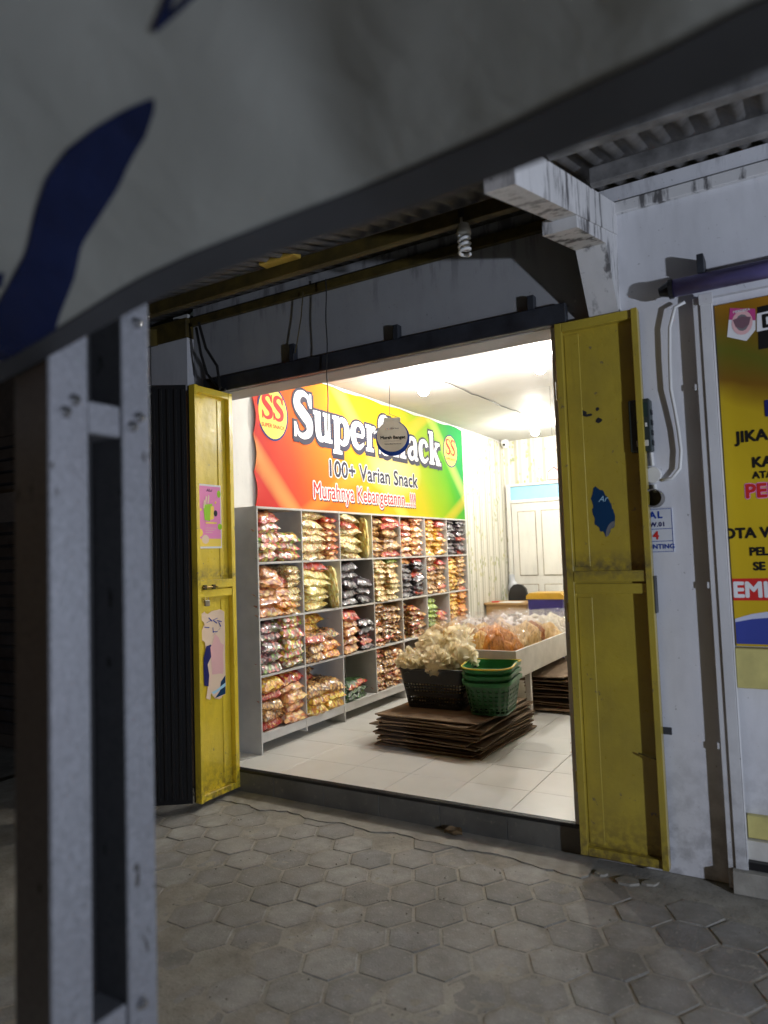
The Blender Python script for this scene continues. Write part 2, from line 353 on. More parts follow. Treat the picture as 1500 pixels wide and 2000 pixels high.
SN = {
 'candy': snack('mixed_candy', [L(214,92,98), L(232,214,120), L(118,168,48), L(244,226,210), L(232,170,60), L(205,120,120)], 34, L(120,70,50)),
 'gumdrop': snack('sugared_candy', [L(206,196,190), L(120,150,80), L(110,60,80), L(226,150,160), L(70,60,60), L(190,110,110)], 36, L(60,45,50)),
 'cream': snack('cream_cracker', [L(236,214,160), L(226,200,140), L(240,224,182), L(206,158,96)], 55, L(150,100,60), 0.0),
 'creamred': snack('cream_cracker_red_header', [L(238,216,160), L(228,204,146), L(240,226,186)], 50, L(160,110,66), 0.55),
 'salmon': snack('salmon_sticks', [L(216,152,92), L(226,168,108), L(204,128,74), L(234,184,126)], 40, L(140,72,50), 0.35, (1, 0.5, 1)),
 'orange': snack('orange_puffs', [L(232,150,40), L(240,170,60), L(214,124,30)], 46, L(150,70,10)),
 'gold': snack('golden_chips', [L(238,178,62), L(228,158,46), L(244,196,90)], 40, L(160,90,16), 0.35),
 'dark': snack('dark_wrapped_sweets', [L(58,46,66), L(40,34,48), L(78,60,78), L(110,80,90), L(34,30,40)], 36, L(14,12,16), 0.32),
 'tan': snack('tan_fritters', [L(206,160,98), L(184,132,74), L(222,180,120), L(160,104,56)], 44, L(84,48,24), 0.5),
 'brown': snack('brown_red_header_bites', [L(190,136,82), L(170,110,62), L(208,158,104), L(150,86,48), L(150,150,70)], 50, L(80,40,20), 0.75),
 'green': snack('green_pea_snack', [L(150,176,60), L(176,190,86), L(120,150,44)], 50, L(60,80,20), 0.3),
 'darkgreen': snack('dark_green_packet', [L(46,90,32), L(60,110,44), L(34,70,26)], 40, L(16,34,12), 0.45),
 'paleyellow': snack('pale_yellow_sticks', [L(240,220,150), L(246,230,172), L(228,200,120)], 44, L(190,150,80), 0.25, (0.4, 1, 1)),
 'red': snack('red_printed_packet', [L(190,40,26), L(204,60,34), L(176,30,22), L(226,150,60)], 30, L(120,20,14)),
}
M_chip = NT('cream_cracker_chip')
_p = M_chip.coords('Object'); M_chip.base(M_chip.ramp(M_chip.noise(_p, 12, 4), [(0.3, rgb(248,232,186)), (0.7, rgb(255,250,228))])).pr(0.55)
def translucent(t, cc, f):
    tl = t.n('BsdfTranslucent'); tl.inputs[0].default_value = cc; mx = t.n('MixShader'); mx.inputs[0].default_value = f
    t.l(t.b.outputs[0], mx.inputs[1]); t.l(tl.outputs[0], mx.inputs[2]); t.l(mx.outputs[0], t.out.inputs['Surface'])
translucent(M_chip, rgb(255, 246, 218), 0.6); M_chip = M_chip.mat
def strip_mat(name, a, b):
    t = NT(name); p = t.coords('Object', scale=(1, 1, 0.3)); n = t.noise(p, 70, 4, 0.6); t.base(t.ramp(n, [(0.3, tuple(q*0.35 for q in a[:3])+(1,)), (0.45, a), (0.65, b)])).pr(0.4); t.b.inputs['Coat Weight'].default_value = 0.5; t.bump(n, 0.6, 0.01); translucent(t, b, 0.25); return t.mat
M_strip = {'yellow': strip_mat('yellow_cassava_strips', rgb(220,164,56), rgb(244,204,104)), 'orange': strip_mat('orange_cassava_strips', rgb(214,128,34), rgb(242,176,84)),
           'beige': strip_mat('beige_cassava_strips', rgb(214,176,110), rgb(236,206,150)), 'white': strip_mat('white_cracker_strips', rgb(225,215,195), rgb(245,240,228)),
           'brown': strip_mat('brown_cassava_strips', rgb(150,84,36), rgb(196,128,66))}

def flat(name, c, rough=0.5, coat=0.0):
    t = NT(name); t.base(c).pr(max(rough, 0.65), 0, coat, spec=0.2); return t.mat
P_white = flat('print_white', (0.74, 0.74, 0.74, 1), 0.5); P_dark = flat('print_slate', rgb(44, 43, 58), 0.5); P_red = flat('print_red', rgb(200, 44, 40), 0.45)
P_yel = flat('print_yellow', rgb(240, 212, 96), 0.45); P_blue = flat('print_blue', rgb(20, 60, 150), 0.45); P_navy = flat('print_navy', rgb(32, 34, 96), 0.45)
P_black = flat('print_black', rgb(26, 24, 22), 0.5); P_green = flat('print_green', rgb(150, 200, 50), 0.5); P_pink = flat('print_pink', rgb(228, 140, 190), 0.45)
P_orange = flat('print_orange', rgb(236, 150, 50), 0.5); P_skyblue = flat('print_skyblue', rgb(166, 208, 230), 0.5); P_grey = flat('print_grey', rgb(120, 120, 120), 0.5)
P_cream = flat('print_cream', rgb(228, 204, 180), 0.6); P_palepink = flat('print_palepink', rgb(224, 178, 178), 0.6); P_teal = flat('print_teal', rgb(16, 56, 92), 0.5)

def text_mb(body, size, fn, d, offset=0.0, align='LEFT', shear=0.0, sx=1.0, space=1.0):
    """lettering in the built-in face, laid flat through fn(u, v, depth)"""
    cu = bpy.data.curves.new('lettering', 'FONT'); cu.body = body; cu.size = size; cu.align_x = align; cu.shear = shear
    cu.space_character = space; cu.resolution_u = 3; cu.fill_mode = 'BOTH' if cu.dimensions == '3D' else 'BOTH'
    cu.dimensions = '2D'
    o = bpy.data.objects.new('lettering', cu); col.objects.link(o)
    dg = bpy.context.evaluated_depsgraph_get(); dg.update(); me = bpy.data.meshes.new_from_object(o.evaluated_get(dg))
    mb = MB(); o_ = offset
    for k, (a, b) in enumerate([(0, 0)] if o_ <= 0 else [(0, 0), (o_, 0), (-o_, 0), (0, o_), (0, -o_), (o_*0.7, o_*0.7), (-o_*0.7, -o_*0.7), (o_*0.7, -o_*0.7), (-o_*0.7, o_*0.7)]):
        mb.add([fn(v.co.x*sx+a, v.co.y+b, d+0.00005*k) for v in me.vertices], [tuple(p.vertices) for p in me.polygons])
    bpy.data.objects.remove(o); bpy.data.curves.remove(cu); bpy.data.meshes.remove(me); return mb

def letters(mb, name, mat, parent, axis):
    """one part for each character of a line of lettering (islands that overlap across the line are one character)"""
    par = list(range(len(mb.v)))
    def find(a):
        while par[a] != a: par[a] = par[par[a]]; a = par[a]
        return a
    for f in mb.f:
        for b in f[1:]: par[find(b)] = find(f[0])
    isl = {}
    for f in mb.f: isl.setdefault(find(f[0]), []).append(f)
    items = []
    for fs in isl.values():
        us = [axis.dot(mb.v[i]) for f in fs for i in f]; items.append([min(us), max(us), list(fs)])
    items.sort(key=lambda q: q[0]); out = []
    for it in items:
        if out and it[0] < out[-1][1] - 0.5*min(it[1]-it[0], out[-1][1]-out[-1][0]): out[-1][1] = max(out[-1][1], it[1]); out[-1][2] += it[2]
        else: out.append(it)
    for a, b, fs in out:
        ids = sorted({i for f in fs for i in f}); mp = {i: k for k, i in enumerate(ids)}; q = MB(); q.add([mb.v[i] for i in ids], [tuple(mp[i] for i in f) for f in fs]); q.build(name, mat, parent)
AX, AY = Vector((1, 0, 0)), Vector((0, 1, 0))
def border_mb(body, size, fn, d, r, **kw):
    out = MB()
    for k in range(8):
        a = 2*math.pi*k/8; q = text_mb(body, size, lambda u, v, dd: fn(u+r*math.cos(a), v+r*math.sin(a), dd), d+0.00012*k, **kw); out.add(q.v, q.f)
    return out

# ------------------------------------------------------------------ ground, sand, pavers
FY = 3.66            # plane of the step and the shop front
ZF = 0.15            # shop floor level
mb = MB(); mb.box((-60, -60, -0.30), (60, 60, -0.035))
tag(mb.build('ground', M_ground), kind='structure')
def sand_h(x, y):
    p = Vector((x*1.3, y*1.3, 3.1)); q = Vector((x*6, y*6, 0.7))
    k = max(0.0, min(1.0, (2.42 - y + 0.18*(x+2.0)*0 + 0.9*(mnoise.noise(p)))/1.1)); k = k*k*(3-2*k)
    left = max(0.0, min(1.0, (-2.3-x)/1.0))*max(0.0, min(1.0, (2.95-y)/0.5))
    k = max(k, left*0.95)
    return -0.0038 + 0.0058*k + 0.006*mnoise.noise(q)*k + 0.0022*mnoise.noise(q*3.7)
mb = MB(); mb.grid(lambda u, v: Vector((-5.2+u*6.6, -0.6+v*4.3, sand_h(-5.2+u*6.6, -0.6+v*4.3))), 300, 200); mb.smooth = True
tag(mb.build('sand', M_sand), 'grey grit and sand drifted over the paving', 'sand', kind='stuff')
pave = MB(); pave.box((-5.0, 0.0, -0.034), (1.3, 3.62, -0.030))
pavement = tag(pave.build('pavement', M_cement), kind='structure')
def hexmesh(seed):
    rnd = random.Random(seed); m = MB(); rad = 0.1195
    ring = lambda r, z, j: [(r*math.cos(R(60*k+30*0))+rnd.uniform(-j, j), r*math.sin(R(60*k))+rnd.uniform(-j, j), z) for k in range(6)]
    lo_ = ring(rad, -0.028, 0.0005); mid = [(x, y, -0.0045) for x, y, z in lo_]; topr = ring(rad-0.005, 0.0, 0.0032)
    fs = [(k, (k+1) % 6, 6+(k+1) % 6, 6+k) for k in range(6)] + [(6+k, 6+(k+1) % 6, 12+(k+1) % 6, 12+k) for k in range(6)] + [tuple(range(12, 18))]
    m.add(lo_+mid+topr, fs); me = m.mesh('paver'); me.materials.append(M_paver); return me
hexes = [hexmesh(k) for k in range(6)]
npav = 0
for i in range(-15, 9):
    for j in range(-13, 3):
        dx, dy = 0.1905*i, 0.213*j + (0.1065 if i % 2 else 0.0)
        a = R(-2.0); x = -1.26 + dx*math.cos(a) - dy*math.sin(a); y = 3.129 + dx*math.sin(a) + dy*math.cos(a)
        if y > 3.50 or y < 0.75 or x < -3.75 or x > 0.45: continue
        if y > 3.36 and random.random() < 0.35: continue
        v = Vector((x, y, 0)) - CAM; z = v.dot(fw)
        if z < 0.3: continue
        px, py = 750+F_PX*v.dot(rt)/z, 1000-F_PX*v.dot(up)/z
        if px < -120 or px > 1620 or py > 2120: continue
        if sand_h(x, y) > 0.0055: continue
        o = link_mesh('paver', hexes[random.randrange(6)], pavement, (x, y, random.uniform(-0.003, 0.001)), (R(random.uniform(-0.6, 0.6)), R(random.uniform(-0.6, 0.6)), a+R(60*random.randrange(6))+R(random.uniform(-1.2, 1.2))))
        npav += 1
# cracked cement apron between pavers and step
mb = MB(); edge = []
xx = -3.72
while xx < -0.30:
    edge.append((xx, 3.475 + 0.055*mnoise.noise(Vector((xx*4.1, 0.3, 0))) + 0.025*mnoise.noise(Vector((xx*17, 5.3, 0))) - 0.05*max(0, (xx+1.9))*(1 if xx < -1.0 else 0))); xx += 0.028
for k in range(len(edge)-1):
    (xa, ya), (xb, yb) = edge[k], edge[k+1]
    if xa > -0.98: continue
    za = 0.004+0.003*mnoise.noise(Vector((xa*5, 1, 2)))
    mb.add([(xa, ya, za), (xb, yb, za), (xb, FY, za+0.006), (xa, FY, za+0.006), (xa, ya, -0.03), (xb, yb, -0.03)], [(0, 1, 2, 3), (4, 5, 1, 0)])
tag(mb.build('cement_apron', M_cement), kind='structure')

# ------------------------------------------------------------------ shop floor and step
mb = MB(); mb.box((-3.85, FY+0.012, 0.0), (-0.75, 10.05, ZF-0.008))
floor = tag(mb.build('floor', M_grout), kind='structure')
ft = {}
def tile_me(wd, dp):
    key = (round(wd, 3), round(dp, 3))
    if key not in ft:
        m = MB(); m.box((-wd/2, -dp/2, -0.012), (wd/2, dp/2, 0), 0.0015); me = m.mesh('floor_tile'); me.materials.append(M_tile); ft[key] = me
    return ft[key]
tx = [-0.75, -1.06, -1.462, -1.867, -2.272, -2.677, -3.082, -3.487, -3.85]
ty = [FY+0.014, 4.055] + [4.055+0.405*k for k in range(1, 15)] + [10.04]
for a, b in zip(tx[1:], tx[:-1]):
    for c, d in zip(ty[:-1], ty[1:]):
        if d-c < 0.05: continue
        link_mesh('floor_tile', tile_me(b-a-0.003, d-c-0.003), floor, ((a+b)/2, (c+d)/2, ZF+random.uniform(-0.0006, 0.0006)))
step = thing('door_step', 'low doorstep faced with dirty grey tiles and black ribbed nosing', 'step', (-2.25, FY, 0))
rx = [-3.70, -3.487, -3.082, -2.677, -2.272, -1.867, -1.462, -1.05]
for a, b in zip(rx[:-1], rx[1:]):
    m = MB(); m.box((a+0.0015, FY-0.006+random.uniform(-0.001, 0.001), 0.0), (b-0.0015, FY+0.009, ZF-0.014), 0.0015); m.build('riser_tile', M_riser, step)
m = MB(); m.box((-3.70, FY-0.010, ZF-0.016), (-1.05, FY+0.034, ZF+0.003), 0.003)
for k in range(4): m.box((-3.70, FY-0.004+k*0.010, ZF+0.003), (-1.05, FY+0.001+k*0.010, ZF+0.0055))
nz = m.build('step_nosing', M_black, step)

# ------------------------------------------------------------------ inner shell
tag(MB().box((-3.95, FY+0.0, -0.02), (-3.80, 10.2, 3.4)).build('wall_left', M_inwall), kind='structure')
tag(MB().box((-0.74, FY+0.21, -0.02), (-0.60, 10.2, 3.4)).build('wall_right', M_inwall), kind='structure')
ceil = tag(MB().box((-3.95, FY+0.2, 3.232), (-0.60, 10.2, 3.40)).build('ceiling', M_grout), kind='structure')
for (xa, xb) in ((-3.798, -2.86), (-2.855, -1.80), (-1.795, -0.742)):
    for (ya, yb) in ((FY+0.21, 5.5), (5.503, 6.9), (6.903, 8.3), (8.303, 9.998)):
        MB().box((xa, ya, 3.222+random.uniform(-0.001, 0.001)), (xb, yb, 3.231), 0.001).build('ceiling_panel', M_ceil, ceil)
def wallpaper(axis):
    t = NT('striped_leaf_wallpaper_'+'xyz'[axis]); p = t.coords(geo=True); x = t.xyz(p); u = x[axis]
    fr = t.math('FRACT', t.math('MULTIPLY', u, 4.6)); st = t.ramp(fr, [(0.0, rgb(204,200,188)), (0.30, rgb(168,166,150)), (0.52, rgb(214,211,202)), (0.62, rgb(190,186,172)), (0.85, rgb(214,211,202))], 'CONSTANT')
    c = t.n('CombineXYZ'); t.l(t.math('MULTIPLY', u, 1.0), c.inputs[0]); t.l(t.math('MULTIPLY', x[2], 0.62), c.inputs[1])
    v = t.vor(c.outputs[0], 19, 'Distance'); clump = t.mr(t.noise(c.outputs[0], 4.2, 2), 0.50, 0.56)
    lf = t.math('MULTIPLY', t.mr(v, 0.42, 0.36), clump)
    colr = t.ramp(t.noise(c.outputs[0], 9, 2), [(0.4, rgb(150,158,122)), (0.6, rgb(182,176,130))]); t.base(t.mix(lf, st, colr)).pr(0.6)
    return t.mat
M_wp0, M_wp1 = wallpaper(0), wallpaper(1)
tag(MB().box((-3.95, 10.0, -0.02), (-0.60, 10.15, 3.4)).build('wall_back', M_wp0), kind='structure')
MB_ = MB().box((-3.80, 8.40, ZF), (-3.794, 9.998, 3.215))
tag(MB_.build('wallpaper', M_wp1), 'striped leaf wallpaper on the long wall beyond the banner', 'wallpaper')

# ------------------------------------------------------------------ shop front (facade)
front = thing('shop_building', 'whitewashed shop front with dark door rail above the wide opening', 'building', (-2.2, FY, 0))
MB().box((-1.09, FY, 0.0), (-0.385, FY+0.20, 2.752)).build('wall', M_wall, front)
MB().box((-0.869, FY, 2.752), (1.6, FY+0.20, 3.422)).build('upper_wall', M_wall, front)
MB().box((-3.742, FY+0.0, 2.752), (-0.869, FY+0.20, 3.422)).build('lintel', M_lint, front)
MB().box((-3.743, FY+0.003, 0.0), (-3.70, FY+0.197, 2.749), 0.004).build('side_wall', M_inwall, front)
MB().box((-4.13, FY-0.06, 0.0), (-3.745, FY+0.197, 3.20), 0.004).build('pillar', M_wall, front)
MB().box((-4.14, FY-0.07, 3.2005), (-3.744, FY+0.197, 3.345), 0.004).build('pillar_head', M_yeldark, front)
rail = MB().box((-3.60, FY-0.055, 2.754), (-0.99, FY-0.004, 2.86), 0.004).build('door_rail', M_rail, front)
for px, py in ((578, 692), (780, 657), (1042, 603)):
    c = ony(px, py, FY); MB().box((c.x-0.018, FY-0.05, 2.861), (c.x+0.018, FY-0.002, c.z+0.06), 0.002).build('rail_bracket', M_rail, front)
# white trim board along the head of the right hand wall and yellow one on the left
MB().box((-0.72, FY-0.03, 3.27), (0.9, FY-0.002, 3.33), 0.003).build('trim_board', M_beam, front)
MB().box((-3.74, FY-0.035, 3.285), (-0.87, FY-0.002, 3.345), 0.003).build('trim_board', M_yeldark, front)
# haunch and corbel that carry the rafter
hp = [(FY+0.02, 2.60), (3.625, 2.72), (3.40, 3.03), (2.87, 2.90), (2.87, 2.965), (3.40, 3.12), (FY+0.02, 3.20)]
MB().prism(hp, lambda a, b, d: Vector((d, a, b)), -0.868, -0.722).build('haunch', M_beam, front)

# canopy: rafter, purlins, corrugated sheets
can = thing('canopy_roof', 'rusty corrugated sheet canopy sloping out over the shop front', 'roof', (-1.8, FY, 3.2))
M_purl = plain('shaded_purlin_grey', (0.20, 0.195, 0.19, 1), 0.6, vary=0.3, vscale=8)  # whitish right-hand purlins: canopy shadow put into the base colour as grey
roofz = lambda y: 3.44 - 0.285*(FY-y)
bp = [(FY+0.0, 3.17), (2.10, 2.735), (2.10, 2.885), (FY+0.0, 3.335)]
MB().prism(bp, lambda a, b, d: Vector((d, a, b)), -0.822, -0.716).build('rafter', M_beam, can)
bp2 = [(FY, 3.21), (2.0, 2.76), (2.0, 2.87), (FY, 3.335)]
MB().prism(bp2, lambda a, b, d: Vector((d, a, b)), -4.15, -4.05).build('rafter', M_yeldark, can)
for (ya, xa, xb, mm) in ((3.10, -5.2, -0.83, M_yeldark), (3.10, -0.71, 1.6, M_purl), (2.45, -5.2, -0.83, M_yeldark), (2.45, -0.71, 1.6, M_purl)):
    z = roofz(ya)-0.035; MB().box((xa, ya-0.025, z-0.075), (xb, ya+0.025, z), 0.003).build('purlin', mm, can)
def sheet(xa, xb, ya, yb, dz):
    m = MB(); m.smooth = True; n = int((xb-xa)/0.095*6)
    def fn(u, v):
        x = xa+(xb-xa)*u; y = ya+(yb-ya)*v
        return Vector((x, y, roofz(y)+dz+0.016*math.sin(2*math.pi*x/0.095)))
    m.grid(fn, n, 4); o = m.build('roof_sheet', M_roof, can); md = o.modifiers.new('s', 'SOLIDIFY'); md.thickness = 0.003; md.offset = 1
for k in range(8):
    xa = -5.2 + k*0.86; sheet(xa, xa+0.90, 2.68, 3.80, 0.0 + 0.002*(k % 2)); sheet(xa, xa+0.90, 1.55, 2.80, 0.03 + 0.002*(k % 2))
# yellow block under the purlin
c = ony(548, 502, 3.05); m = MB().box((c.x-0.12, 3.0, c.z-0.035), (c.x+0.13, 3.07, c.z+0.03), 0.004)
m.build('purlin_block', plain('yellow_block_paint', (0.55, 0.36, 0.06, 1), 0.5), can)

# ------------------------------------------------------------------ neighbour on the left, in the dark
nb = thing('neighbour_shop', 'dark closed shop next door behind the steel posts', 'building', (-6.2, FY, 0))
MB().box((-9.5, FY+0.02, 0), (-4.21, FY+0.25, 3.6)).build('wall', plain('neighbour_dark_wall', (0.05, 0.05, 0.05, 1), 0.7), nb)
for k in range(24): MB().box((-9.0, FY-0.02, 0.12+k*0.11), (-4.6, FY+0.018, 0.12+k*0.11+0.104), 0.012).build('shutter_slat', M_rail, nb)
MB().box((-4.45, FY-0.06, 0.0), (-4.22, FY+0.0195, 3.25), 0.004).build('pillar', M_wall, nb)
nsign = MB().box((-6.2, 3.40, 1.95), (-5.05, 3.43, 2.20), 0.004).build('name_board', plain('dull_board', (0.10, 0.10, 0.10, 1), 0.6))
nsign.location = (0, 0, 0); tag(nsign, 'dull name board hanging in front of the dark closed shop', 'sign')
text_mb('O', 0.24, lambda u, v, d: Vector((-5.33+u, 3.40-d, 1.99+v)), 0.003, 0.006).build('lettering', P_black, nsign)

# ------------------------------------------------------------------ doors
def leaf_parts(parent, W, H, yellow, back, sign=1):
    """door leaf in local coords: u across 0..W from the hinge, z up, yellow face at -d (towards the viewer)"""
    def bx(u0, u1, d0, d1, z0, z1, name, m, bev=0.002): MB().box((u0, -d0, z0), (u1, -d1, z1), bev).build(name, m, None)._set(parent) if False else None
    return None
def build_leaf(root, fn, W, H, mats):
    """fn(u, d, z) gives world; d is towards the yellow side"""
    Y, B = mats
    def bx(name, u0, u1, d0, d1, z0, z1, m, par=root, bev=0.0018):
        t = MB(); t.box((u0, d0, z0), (u1, d1, z1), bev); t.v = [fn(p.x, p.y, p.z) for p in t.v]; return t.build(name, m, par)
    bx('sheet', 0.004, W-0.004, 0.0, 0.004, 0.004, H-0.004, Y)
    bx('outer_sheet', 0.002, W-0.002, -0.012, -0.0005, 0.002, H-0.002, B)
    bx('stile', 0, 0.036, 0.0045, 0.045, 0, H, Y); bx('stile', W-0.030, W, 0.0045, 0.056, 0, H, Y)
    for z0, z1 in ((0, 0.040), (H-0.045, H)): bx('rail', 0.037, W-0.031, 0.0045, 0.043, z0, z1, Y)
    zm = 1.352
    bx('mid_rail', 0.037, W-0.031, 0.0045, 0.040, zm-0.055, zm-0.006, Y); bx('mid_rail', 0.037, W-0.031, 0.0045, 0.048, zm+0.004, zm+0.058, Y)
    for z0, z1 in ((0.05, zm-0.075), (zm+0.08, H-0.06)):
        bx('raised_flange', 0.038, 0.115, 0.0042, 0.010, z0, z1, Y, bev=0.003)
    return bx
# right hand leaf, folded flat against the wall
rl = thing('yellow_door_leaf', 'grimy yellow metal door leaf opened flat against the white wall', 'door', (-1.045, 3.60, 0.042))
fr = lambda u, d, z: Vector((-1.045+u, 3.618-d, 0.042+z))
bxr = build_leaf(rl, fr, 0.417, 2.70, (M_yel, M_navy))
bxr('latch', 0.405, 0.455, -0.010, -0.004, 0.62, 0.655, M_rail); bxr('hinge_plate', 0.412, 0.424, -0.03, 0.03, 1.20, 1.38, M_rail)
for z in (0.35, 1.2, 2.35):
    m = MB(); m.tube([fr(-0.006, 0.02, z-0.05), fr(-0.006, 0.02, z+0.05)], 0.009, 8); m.build('hinge', M_yel, rl)
m = MB(); m.tube([fr(0.37, 0.018, 0.505), fr(0.395, 0.05, 0.51), fr(0.30, 0.022, 0.525)], 0.004, 6); m.build('hook', M_yeldark, rl)
# torn blue sticker
def blob(cx, cz, pts): return [(cx+a, cz+b) for a, b in pts]
stp = [(-0.035,0.125),(-0.022,0.135),(-0.005,0.118),(0.012,0.112),(0.024,0.085),(0.040,0.062),(0.052,0.030),(0.060,0.0),(0.066,-0.03),(0.062,-0.07),(0.040,-0.088),(0.028,-0.118),(0.012,-0.120),(0.006,-0.100),(-0.014,-0.092),(-0.020,-0.070),(-0.036,-0.060),(-0.038,-0.02),(-0.046,0.01),(-0.040,0.04),(-0.050,0.075),(-0.040,0.095)]
def jag(pts, k=0.003, n=3):
    o = []; rnd = random.Random(3)
    for (a, b), (c, d) in zip(pts, pts[1:]+pts[:1]):
        for i in range(n): o.append((a+(c-a)*i/n + (rnd.uniform(-k, k) if i else 0), b+(d-b)*i/n + (rnd.uniform(-k, k) if i else 0)))
    return o
def poly(pts, fn, d, name, m, par): t = MB(); t.add([fn(a, b, d) for a, b in pts], [tuple(range(len(pts)))]); return t.build(name, m, par)
st = thing('torn_sticker', 'torn dark blue sticker on the upper panel of the grimy door leaf', 'sticker', (-0.86, 3.612, 1.74))
fs_ = lambda a, b, d: Vector((a, 3.6135-d, b))
poly(jag(blob(-0.862, 1.745, stp)), fs_, 0.0008, 'paper', P_teal, st)
whp = [(0.064,-0.045)]+[(0.066-0.052*math.sin(R(t)), -0.125+0.08*math.cos(R(t))) for t in range(0, 91, 15)]+[(0.028,-0.118),(0.040,-0.088),(0.062,-0.07)]
poly(blob(-0.862, 1.745, whp), fs_, 0.0014, 'white_corner', P_grey, st)
text_mb('Ar', 0.042, lambda u, v, d: Vector((-0.875+u, 3.6135-d, 1.80+v)), 0.0016, 0, shear=0.4).build('lettering', P_skyblue, st)
for (a, b, wd, h) in ((-0.93, 2.262, 0.030, 0.020), (-0.905, 2.250, 0.032, 0.010), (-0.855, 2.275, 0.012, 0.014), (-0.85, 2.215, 0.02, 0.018)):
    pts = [(a+wd*math.cos(t*0.9)*(0.6+0.4*random.random()), b+h*math.sin(t*0.9)*(0.5+0.5*random.random())) for t in range(7)]
    poly(pts, fs_, 0.0007, 'paint_chip', M_rail, rl)
# left hand leaf, standing out at right angles, lit from the shop
ll = thing('yellow_door_leaf', 'bright yellow metal door leaf standing open with pink poster and padlock', 'door', (-3.41, FY, 0.03))
fl = lambda u, d, z: Vector((-3.418+d, FY-0.005-u, 0.035+z))
bxl = build_leaf(ll, fl, 0.368, 2.70, (M_yel, M_navy))
# the folded dark leaf beyond it
dl = thing('dark_folded_leaf', 'black ribbed door leaf folded beside the bright yellow leaf', 'door', (-3.42, 3.27, 0.03))
A = Vector((-3.425, 3.272, 0)); Bp = Vector((-3.78, 3.02, 0)); dirv = (Bp-A).normalized(); nrm = Vector((-dirv.y, dirv.x, 0)); nrm = nrm if nrm.y < 0 else -nrm
fd = lambda u, d, z: A + dirv*u + nrm*d + Vector((0, 0, 0.035+z))
def bxd(name, u0, u1, d0, d1, z0, z1, m): t = MB(); t.box((u0, d0, z0), (u1, d1, z1), 0.002); t.v = [fd(p.x, p.y, p.z) for p in t.v]; return t.build(name, m, dl)
bxd('sheet', 0, 0.43, -0.006, 0.0, 0, 2.70, M_navy)
for k in range(9): bxd('rib', 0.012+k*0.047, 0.030+k*0.047, 0.0005, 0.012, 0.03, 2.67, M_navy)
# pink poster and torn poster on the left leaf (flat prints)
fq = lambda a, b, d: Vector((-3.4125+d, a, b))         # a = y, b = z on the yellow sheet
def fqm(a, b, d): return Vector((-3.4128+d, FY-0.005-a, 0.035+b))
pk = thing('pink_poster', 'small pink drink poster on the bright yellow door leaf', 'poster', (-3.41, 3.44, 1.65))
yl = lambda u: FY-0.005-u
u0_, u1_ = 0.095, 0.315; z0_, z1_ = 1.655, 2.085
fp = lambda a, b, d: Vector((-3.4135+0.0062+d, yl(u1_ - a*(u1_-u0_)), z0_+b*(z1_-z0_)))
sq = lambda a0, a1, b0, b1: [(a0, b0), (a1, b0), (a1, b1), (a0, b1)]
poly(sq(0, 1, 0, 1), fp, 0.0000, 'paper', P_white, pk); poly(sq(0.04, 0.96, 0.03, 0.97), fp, 0.0007, 'pink_ground', P_pink, pk)
poly(sq(0.04, 0.96, 0.03, 0.15), fp, 0.0014, 'yellow_band', P_yel, pk)
def ell(cx, cy, rx_, ry_, n=14): return [(cx+rx_*math.cos(2*math.pi*k/n), cy+ry_*math.sin(2*math.pi*k/n)) for k in range(n)]
for (cx, cy, a, b, m) in ((0.10,0.24,0.10,0.06,P_yel),(0.9,0.86,0.08,0.06,P_green),(0.92,0.34,0.09,0.05,P_green),(0.3,0.14,0.15,0.07,P_cream),(0.13,0.6,0.04,0.02,P_yel),(0.75,0.72,0.04,0.02,P_yel)): poly(ell(cx, cy, a, b), fp, 0.0021+0.0001*cx, 'fruit', m, pk)
poly([(0.28,0.44),(0.50,0.42),(0.62,0.70),(0.22,0.68)], fp, 0.0026, 'drink_glass', P_green, pk); poly([(0.50,0.44),(0.66,0.46),(0.68,0.66),(0.54,0.66)], fp, 0.0029, 'drink_glass', P_yel, pk)
for k, (a, b) in enumerate(((0.3,0.78),(0.22,0.72),(0.4,0.80))): poly([(a,b-0.1),(a+0.05,b-0.1),(a+0.09,b+0.02),(a+0.04,b+0.04)], fp, 0.0032+0.0002*k, 'splash', P_cream, pk)
poly(ell(0.74, 0.55, 0.08, 0.05), fp, 0.0034, 'bird', P_dark, pk); poly(sq(0.32, 0.78, 0.385, 0.41), fp, 0.0034, 'caption_bar', P_yel, pk)
text_mb('Alui', 0.035, lambda u, v, d: fp(0.36+u*4.2, 0.885+v*2.0, d), 0.0034, 0, shear=0.3).build('lettering', P_dark, pk)
for k in range(3): poly(sq(0.3, 0.75-0.08*k, 0.31-0.035*k, 0.322-0.035*k), fp, 0.0034, 'caption_line', P_palepink, pk)
tp = thing('torn_poster', 'half torn pale poster with a dark blue shape below the padlock', 'poster', (-3.41, 3.44, 0.66))
u0_, u1_ = 0.085, 0.315
fp2 = lambda a, b, d: Vector((-3.4135+0.0062+d, yl(0.315 - a*0.230), 0.64+b*0.60))
outl = [(0.2,0.06),(0.35,0.03),(0.42,0.10),(0.55,0.03),(0.8,0.02),(0.98,0.05),(1.0,0.25),(1.0,0.97),(0.7,1.0),(0.35,0.97),(0.2,1.0),(0.05,0.98),(0.1,0.9),(0.2,0.85),(0.05,0.80),(0.0,0.72),(0.2,0.66),(0.25,0.52),(0.32,0.35),(0.28,0.2)]
poly(jag(outl, 0.015), fp2, 0.0, 'paper', P_cream, tp)
poly([(0.14,0.20),(0.30,0.18),(0.34,0.30),(0.28,0.42),(0.48,0.52),(0.55,0.57),(0.42,0.63),(0.25,0.62),(0.13,0.50),(0.12,0.36)], fp2, 0.0009, 'blue_shape', P_navy, tp)
poly([(0.55,0.035),(0.98,0.055),(0.99,0.26),(0.8,0.20),(0.75,0.10)], fp2, 0.0009, 'blue_corner', P_teal, tp)
